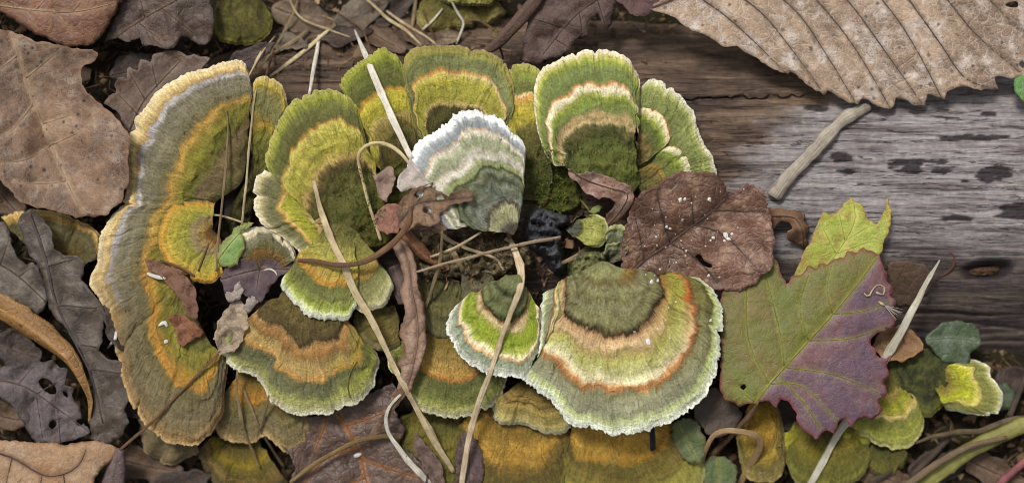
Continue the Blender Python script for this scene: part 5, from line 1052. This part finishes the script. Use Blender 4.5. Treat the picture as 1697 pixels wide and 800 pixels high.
straw('stub', 'black peg under the lower edge of the largest fan', '1080,706,20 1081,722,6 1082,742,-20', [5, 6, 6], mat_plain('black_peg', '17151a', '2c2a33', 9), rest=False, flat=1, cat='peg')
straw('tendril', 'thin rusty tendril curled on the log behind the pale blade', '1572,416 1582,428 1578,445 1562,458 1548,468 1554,476', [1.8, 2.4, 2.4, 2, 1.6, 1], mat_straw('tendril', '6a4234', '54342a', '3c2620'), flat=1, sag=.3, cat='tendril')
straw('tendril', 'tiny curled tan fibre on the wine-purple half', '1432,486 1440,492 1447,480 1456,472 1466,476 1464,488 1452,484', [1.5, 2, 1.6, 1.6, 1.6, 1.8, 2.5], ST, flat=1, sag=.3, cat='fibre')
straw('grass_stem', 'thin green grass blade on the tan-orange bracket', '592,598 580,618 576,640 580,660', 1.4, SGN, flat=1, sag=.2)
# sticks of white on brackets and leaves: small pale larvae-like bits
WHT = mat_plain('white_bit', 'c5c2ba', 'dedcd6', 9.0, .6)
for lb, p, w in [('white curled bit by the slate-purple leaf', '192,548 191,560 184,570 178,577', 3.2), ('white bit on the orange zone of the old shelf', '262,540 272,535 277,542', 4), ('white bit below its twin on the orange zone of the old shelf', '274,568 278,562', 4), ('pale chip on the brown torn strip', '244,452 262,458 274,461', 4), ('thin white curl on the purple-black fragment', '436,448 446,446 455,450 458,456', 1.8), ('white chip on the dark maple-like leaf', '586,754 598,750', 4.5)]:
    straw('pale_chip', lb, p, [w * .6, w, w, w * .5], WHT, flat=.6, sag=.3, cat='chip')

# ------------------------------------------------------------------ moss, flecks, feathery seeds
refresh()
def tufts(name, parent, poly, n, mat, size=(3, 7), seed=0):
    r = np.random.default_rng(seed); q = pts(poly); lo, hi = q.min(0), q.max(0); V, F, PC = [], [], []; off = 0
    c = r.uniform(lo, hi, (n * 2, 2)); c = c[inside(c, q)][:n]
    for x, y in c:
        if fbm(np.array([x / 22]), np.array([y / 22]), 2, seed)[0] < -.25: continue
        z = top_z(x, y)
        for k in range(3):
            a = r.uniform(0, 6.28); h = r.uniform(*size); w = 1.1; dx, dy = math.cos(a), math.sin(a); lean = r.uniform(.3, 1.1)
            V.append(P(np.array([x - dy * w, x + dy * w, x + dx * h * lean]), np.array([y + dx * w, y - dx * w, y + dy * h * lean]), np.array([z - 1, z - 1, z + h])))
            F.append([off, off + 1, off + 2]); off += 3; PC.append(np.full((3, 3), [x / 8, y / 8, k]))
    o = mesh(name, np.vstack(V), F, mat, parent, {'pc': np.vstack(PC)}, smooth=False)
    return o
def flecks(parent, spots, mat, seed=0):
    r = np.random.default_rng(seed); V, F = [], []; off = 0
    for (x, y, s_) in spots:
        z = top_z(x, y); n = 7; a = np.linspace(0, 6.28, n, endpoint=False) + r.uniform(0, 1); rr = s_ * r.uniform(.5, 1.2, n)
        xs = x + rr * np.cos(a); ys = y + rr * np.sin(a); zs = np.array([max(top_z(u, w), z - 2) for u, w in zip(xs, ys)])
        v = np.vstack([P(xs, ys, zs + .2), P([x], [y], [z + 1.5 + .2 * s_])]); V.append(v)
        F += [[off + i, off + (i + 1) % n, off + n] for i in range(n)]; off += n + 1
    v = np.vstack(V); return mesh('white_flecks', v, F, mat, parent, {'pc': v / K / 100}, smooth=False)
MOSS = NT('moss'); _n = MOSS.noise(MOSS.attr('pc'), 1.0, 1.0); MOSS = MOSS.done(MOSS.ramp(_n, [(.25, '2c3516'), (.5, '4f5b24'), (.75, '7c8836')]), .9)
byl = {o['label']: o for o in bpy.data.objects if 'label' in o}
T4 = byl['tall rounded green fan with white-orange band and mossy heart']
tag(tufts('moss', T4, '930,232 985,212 1050,225 1068,262 1072,300 1050,322 1000,322 955,292', 380, MOSS, (1.5, 4), 5), kind='stuff')
L7 = byl['broad olive bracket with lemon inner band beside the white pointed straw']
tag(tufts('moss', L7, '548,300 580,268 610,272 622,300 640,350 620,385 570,395 545,350', 700, MOSS, (1.5, 3.5), 6), kind='stuff')
ml = byl['moss-covered dark lump behind the charred stub, under the green fans']
tag(tufts('moss_shoots', None, '868,250 905,235 940,262 965,330 930,352 885,345', 450, MOSS, (3, 8), 7), 'fresh green moss shoots on the dark lump behind the charred stub', 'moss', kind='stuff')
BB = byl['largest bright fan with rusty orange ring and olive heart']
tag(flecks(BB, [(1074, 565, 6), (1051, 550, 2.5), (1103, 530, 2), (1178, 530, 3), (1108, 510, 2), (1095, 620, 2), (1110, 560, 2), (1090, 545, 2.2), (1120, 500, 1.8)], WHT, 3), kind='stuff')
V12 = byl['wet red-brown toothed leaf flecked with white beside the largest fan']
sp = [(1127, 331, 4), (1135, 330, 3), (1176, 331, 4), (1131, 364, 2.5), (1105, 376, 3), (1110, 379, 3), (1137, 416, 2.5), (1203, 390, 5), (1208, 396, 4), (1200, 399, 3), (1213, 388, 3), (1080, 467, 5), (1086, 470, 4), (1090, 464, 3), (1076, 472, 3), (1094, 446, 2.5), (1174, 456, 3), (1182, 394, 3), (1178, 398, 2), (1192, 459, 2)]
_r = np.random.default_rng(4); sp += [(1120 + _r.normal() * 50, 400 + _r.normal() * 45, _r.uniform(.8, 1.8)) for _ in range(40)]
tag(flecks(V12, [q for q in sp if 1040 < q[0] < 1265 and 300 < q[1] < 470], WHT, 4), kind='stuff')
def pappus(label, x, y, ang, L, lift):
    z = top_z(x, y) + lift; root = empty('feathery_seed', P(x, y, z)); tag(root, label, 'seed')
    c, s_ = math.cos(ang), math.sin(ang)
    v, f, pc = tube(np.array([[x - c * 12, y - s_ * 12, z - 2], [x - c * 6, y - s_ * 6, z], [x, y, z]]), [2.0, 2.6, 1.6], 1, 0, 6); mesh('seed', v, f, ST, root, {'pc': pc})
    r = np.random.default_rng(int(x)); V, F, PC = [], [], []; off = 0
    for k in range(16):
        a = ang + r.uniform(-.42, .42); e = r.uniform(-.1, .5); l = L * r.uniform(.75, 1.1)
        v, f, pc = tube(np.array([[x, y, z], [x + math.cos(a) * l * .5, y + math.sin(a) * l * .5, z + e * l * .5], [x + math.cos(a) * l, y + math.sin(a) * l, z + e * l]]), [.5, .45, .25], 1, 0, 3)
        V.append(v); F += [[q + off for q in ff] for ff in f]; off += len(v); PC.append(pc)
    mesh('plume', np.vstack(V), F, SW, root, {'pc': np.vstack(PC)})
pappus('feathery white seed on the brown-grey dead bracket', 800, 450, -.35, 22, 4)
pappus('feathery white seed at the edge of the wine-purple half', 1466, 506, .55, 30, 3)

# ------------------------------------------------------------------ broken leaf flakes, needles and hairs caught everywhere
refresh()
def flakes():
    r = np.random.default_rng(11); V, F, PC = [], [], []; off = 0
    n = 0
    for _ in range(9000):
        x, y = r.uniform(-20, 1717), r.uniform(-20, 820)
        if x > 1180 and y < 600: continue
        z = top_z(x, y); deep = (z < -45 and HIT[0].startswith(('ground', 'wood', 'soil', 'litter'))) or (690 < x < 960 and 370 < y < 470 and z < 30)
        if not deep and r.uniform() > 0.028: continue
        if r.uniform() < .5:                       # flake
            s_ = r.gamma(2.5, 2.0) + 1.5 if deep else r.uniform(1, 2.6); k = 6; a = np.sort(r.uniform(0, 6.28, k)); rr = s_ * r.uniform(.5, 1.2, k); st = r.uniform(.4, 1); ro = r.uniform(0, 6.28)
            lx, ly = rr * np.cos(a), rr * np.sin(a) * st; tx, ty = r.normal(0, .35, 2)
            xs = x + lx * math.cos(ro) - ly * math.sin(ro); ys = y + lx * math.sin(ro) + ly * math.cos(ro); zs = z + 1.2 + np.abs(tx) * s_ + tx * lx + ty * ly
            V.append(P(np.r_[xs, x], np.r_[ys, y], np.r_[zs, z + 2.5 + np.abs(tx) * s_])); F += [[off + i, off + (i + 1) % k, off + k] for i in range(k)]; off += k + 1; PC.append(np.full((k + 1, 3), [x / 7, y / 7, r.uniform(0, 9)]))
        else:                                      # needle
            L = r.uniform(8, 34) if deep else r.uniform(3, 12); a = r.uniform(0, 6.28); w = r.uniform(.5, 1.3) if deep else .5
            c, s_ = math.cos(a), math.sin(a); t = np.array([-.5, 0, .5]) * L; b = r.normal(0, .08) * L
            px = x + c * t - s_ * np.array([0, b, 0]); py = y + s_ * t + c * np.array([0, b, 0]); pz = np.array([z + r.uniform(.5, 5), z + 2.5, z + r.uniform(.5, 5)])
            v, f, _p = tube(np.stack([px, py, pz], 1), [w * .6, w, w * .5], 1, 0, 3); V.append(v); F += [[q + off for q in ff] for ff in f]; off += len(v); PC.append(np.full((len(v), 3), [x / 7, y / 7, r.uniform(0, 9)]))
    m = NT('broken_litter'); pc = m.attr('pc'); nn = m.noise(pc, 3.0, 2.0)
    mt = m.done(m.ramp(nn, [(0.25, '2a2018'), (.42, '4f3b2a'), (.55, '6d543b'), (.68, '94795a'), (.8, 'b8a485')]), .75)
    tag(mesh('broken_litter', np.vstack(V), F, mt, None, {'pc': np.vstack(PC)}, smooth=False), 'crumbs of broken leaf, needles and hairs strewn through the gaps', 'litter', kind='stuff')
flakes()

# ------------------------------------------------------------------ the litter carries on round about
def surround():
    r = np.random.default_rng(23); V, F, PC, LF = [], [], [], []; off = 0
    u = np.linspace(-1, 1, 13); v = np.linspace(-1, 1, 7); U, W_ = np.meshgrid(u, v, indexing='ij'); f0 = grid_faces(13, 7)
    for _ in range(520):
        x, y = r.uniform(-1100, 2800), r.uniform(-900, 1700)
        L = r.uniform(60, 170); B = L * r.uniform(.25, .45); a = r.uniform(0, 6.28)
        if -40 - L < x < 1737 + L and -40 - L < y < 840 + L: continue
        wd = B * np.sqrt(np.clip(1 - U ** 2, 0, 1)) * (1 - .3 * U) * (1 + .12 * vn(U * 6, W_, int(x)))
        lx = L * U; ly = wd * W_; xs = x + lx * math.cos(a) - ly * math.sin(a); ys = y + lx * math.sin(a) + ly * math.cos(a)
        z = H(x, y) + r.uniform(3, 26) + r.uniform(-26, 26) * W_ ** 2 + r.uniform(-24, 24) * U ** 2 + 7 * fbm(xs / 40, ys / 40, 2, int(x)) + r.normal(0, .1) * lx
        z = np.maximum(z, H(xs, ys) + 2)
        V.append(P(xs, ys, z).reshape(-1, 3)); F.append(f0 + off); off += 91
        PC.append(np.stack([xs / 100 + 7 * r.uniform(), ys / 100, xs * 0], -1).reshape(-1, 3)); LF.append(np.stack([np.exp(-(W_ / .12) ** 2), (1 - np.abs(W_)) * wd / 100, W_ * 0], -1).reshape(-1, 3))
    o = mesh('leaf_litter', np.vstack(V), np.vstack(F), mat_leaf('outer_litter', '6f5540', '4a382b', '8a7358', seed=61, sc=.8, pale='8f7d68'), None, {'pc': np.vstack(PC), 'lf': np.vstack(LF)})
    o.modifiers.new('thickness', 'SOLIDIFY').thickness = K
    tag(o, 'brown dead leaves covering the forest floor all round', 'leaf litter', kind='stuff')
surround()
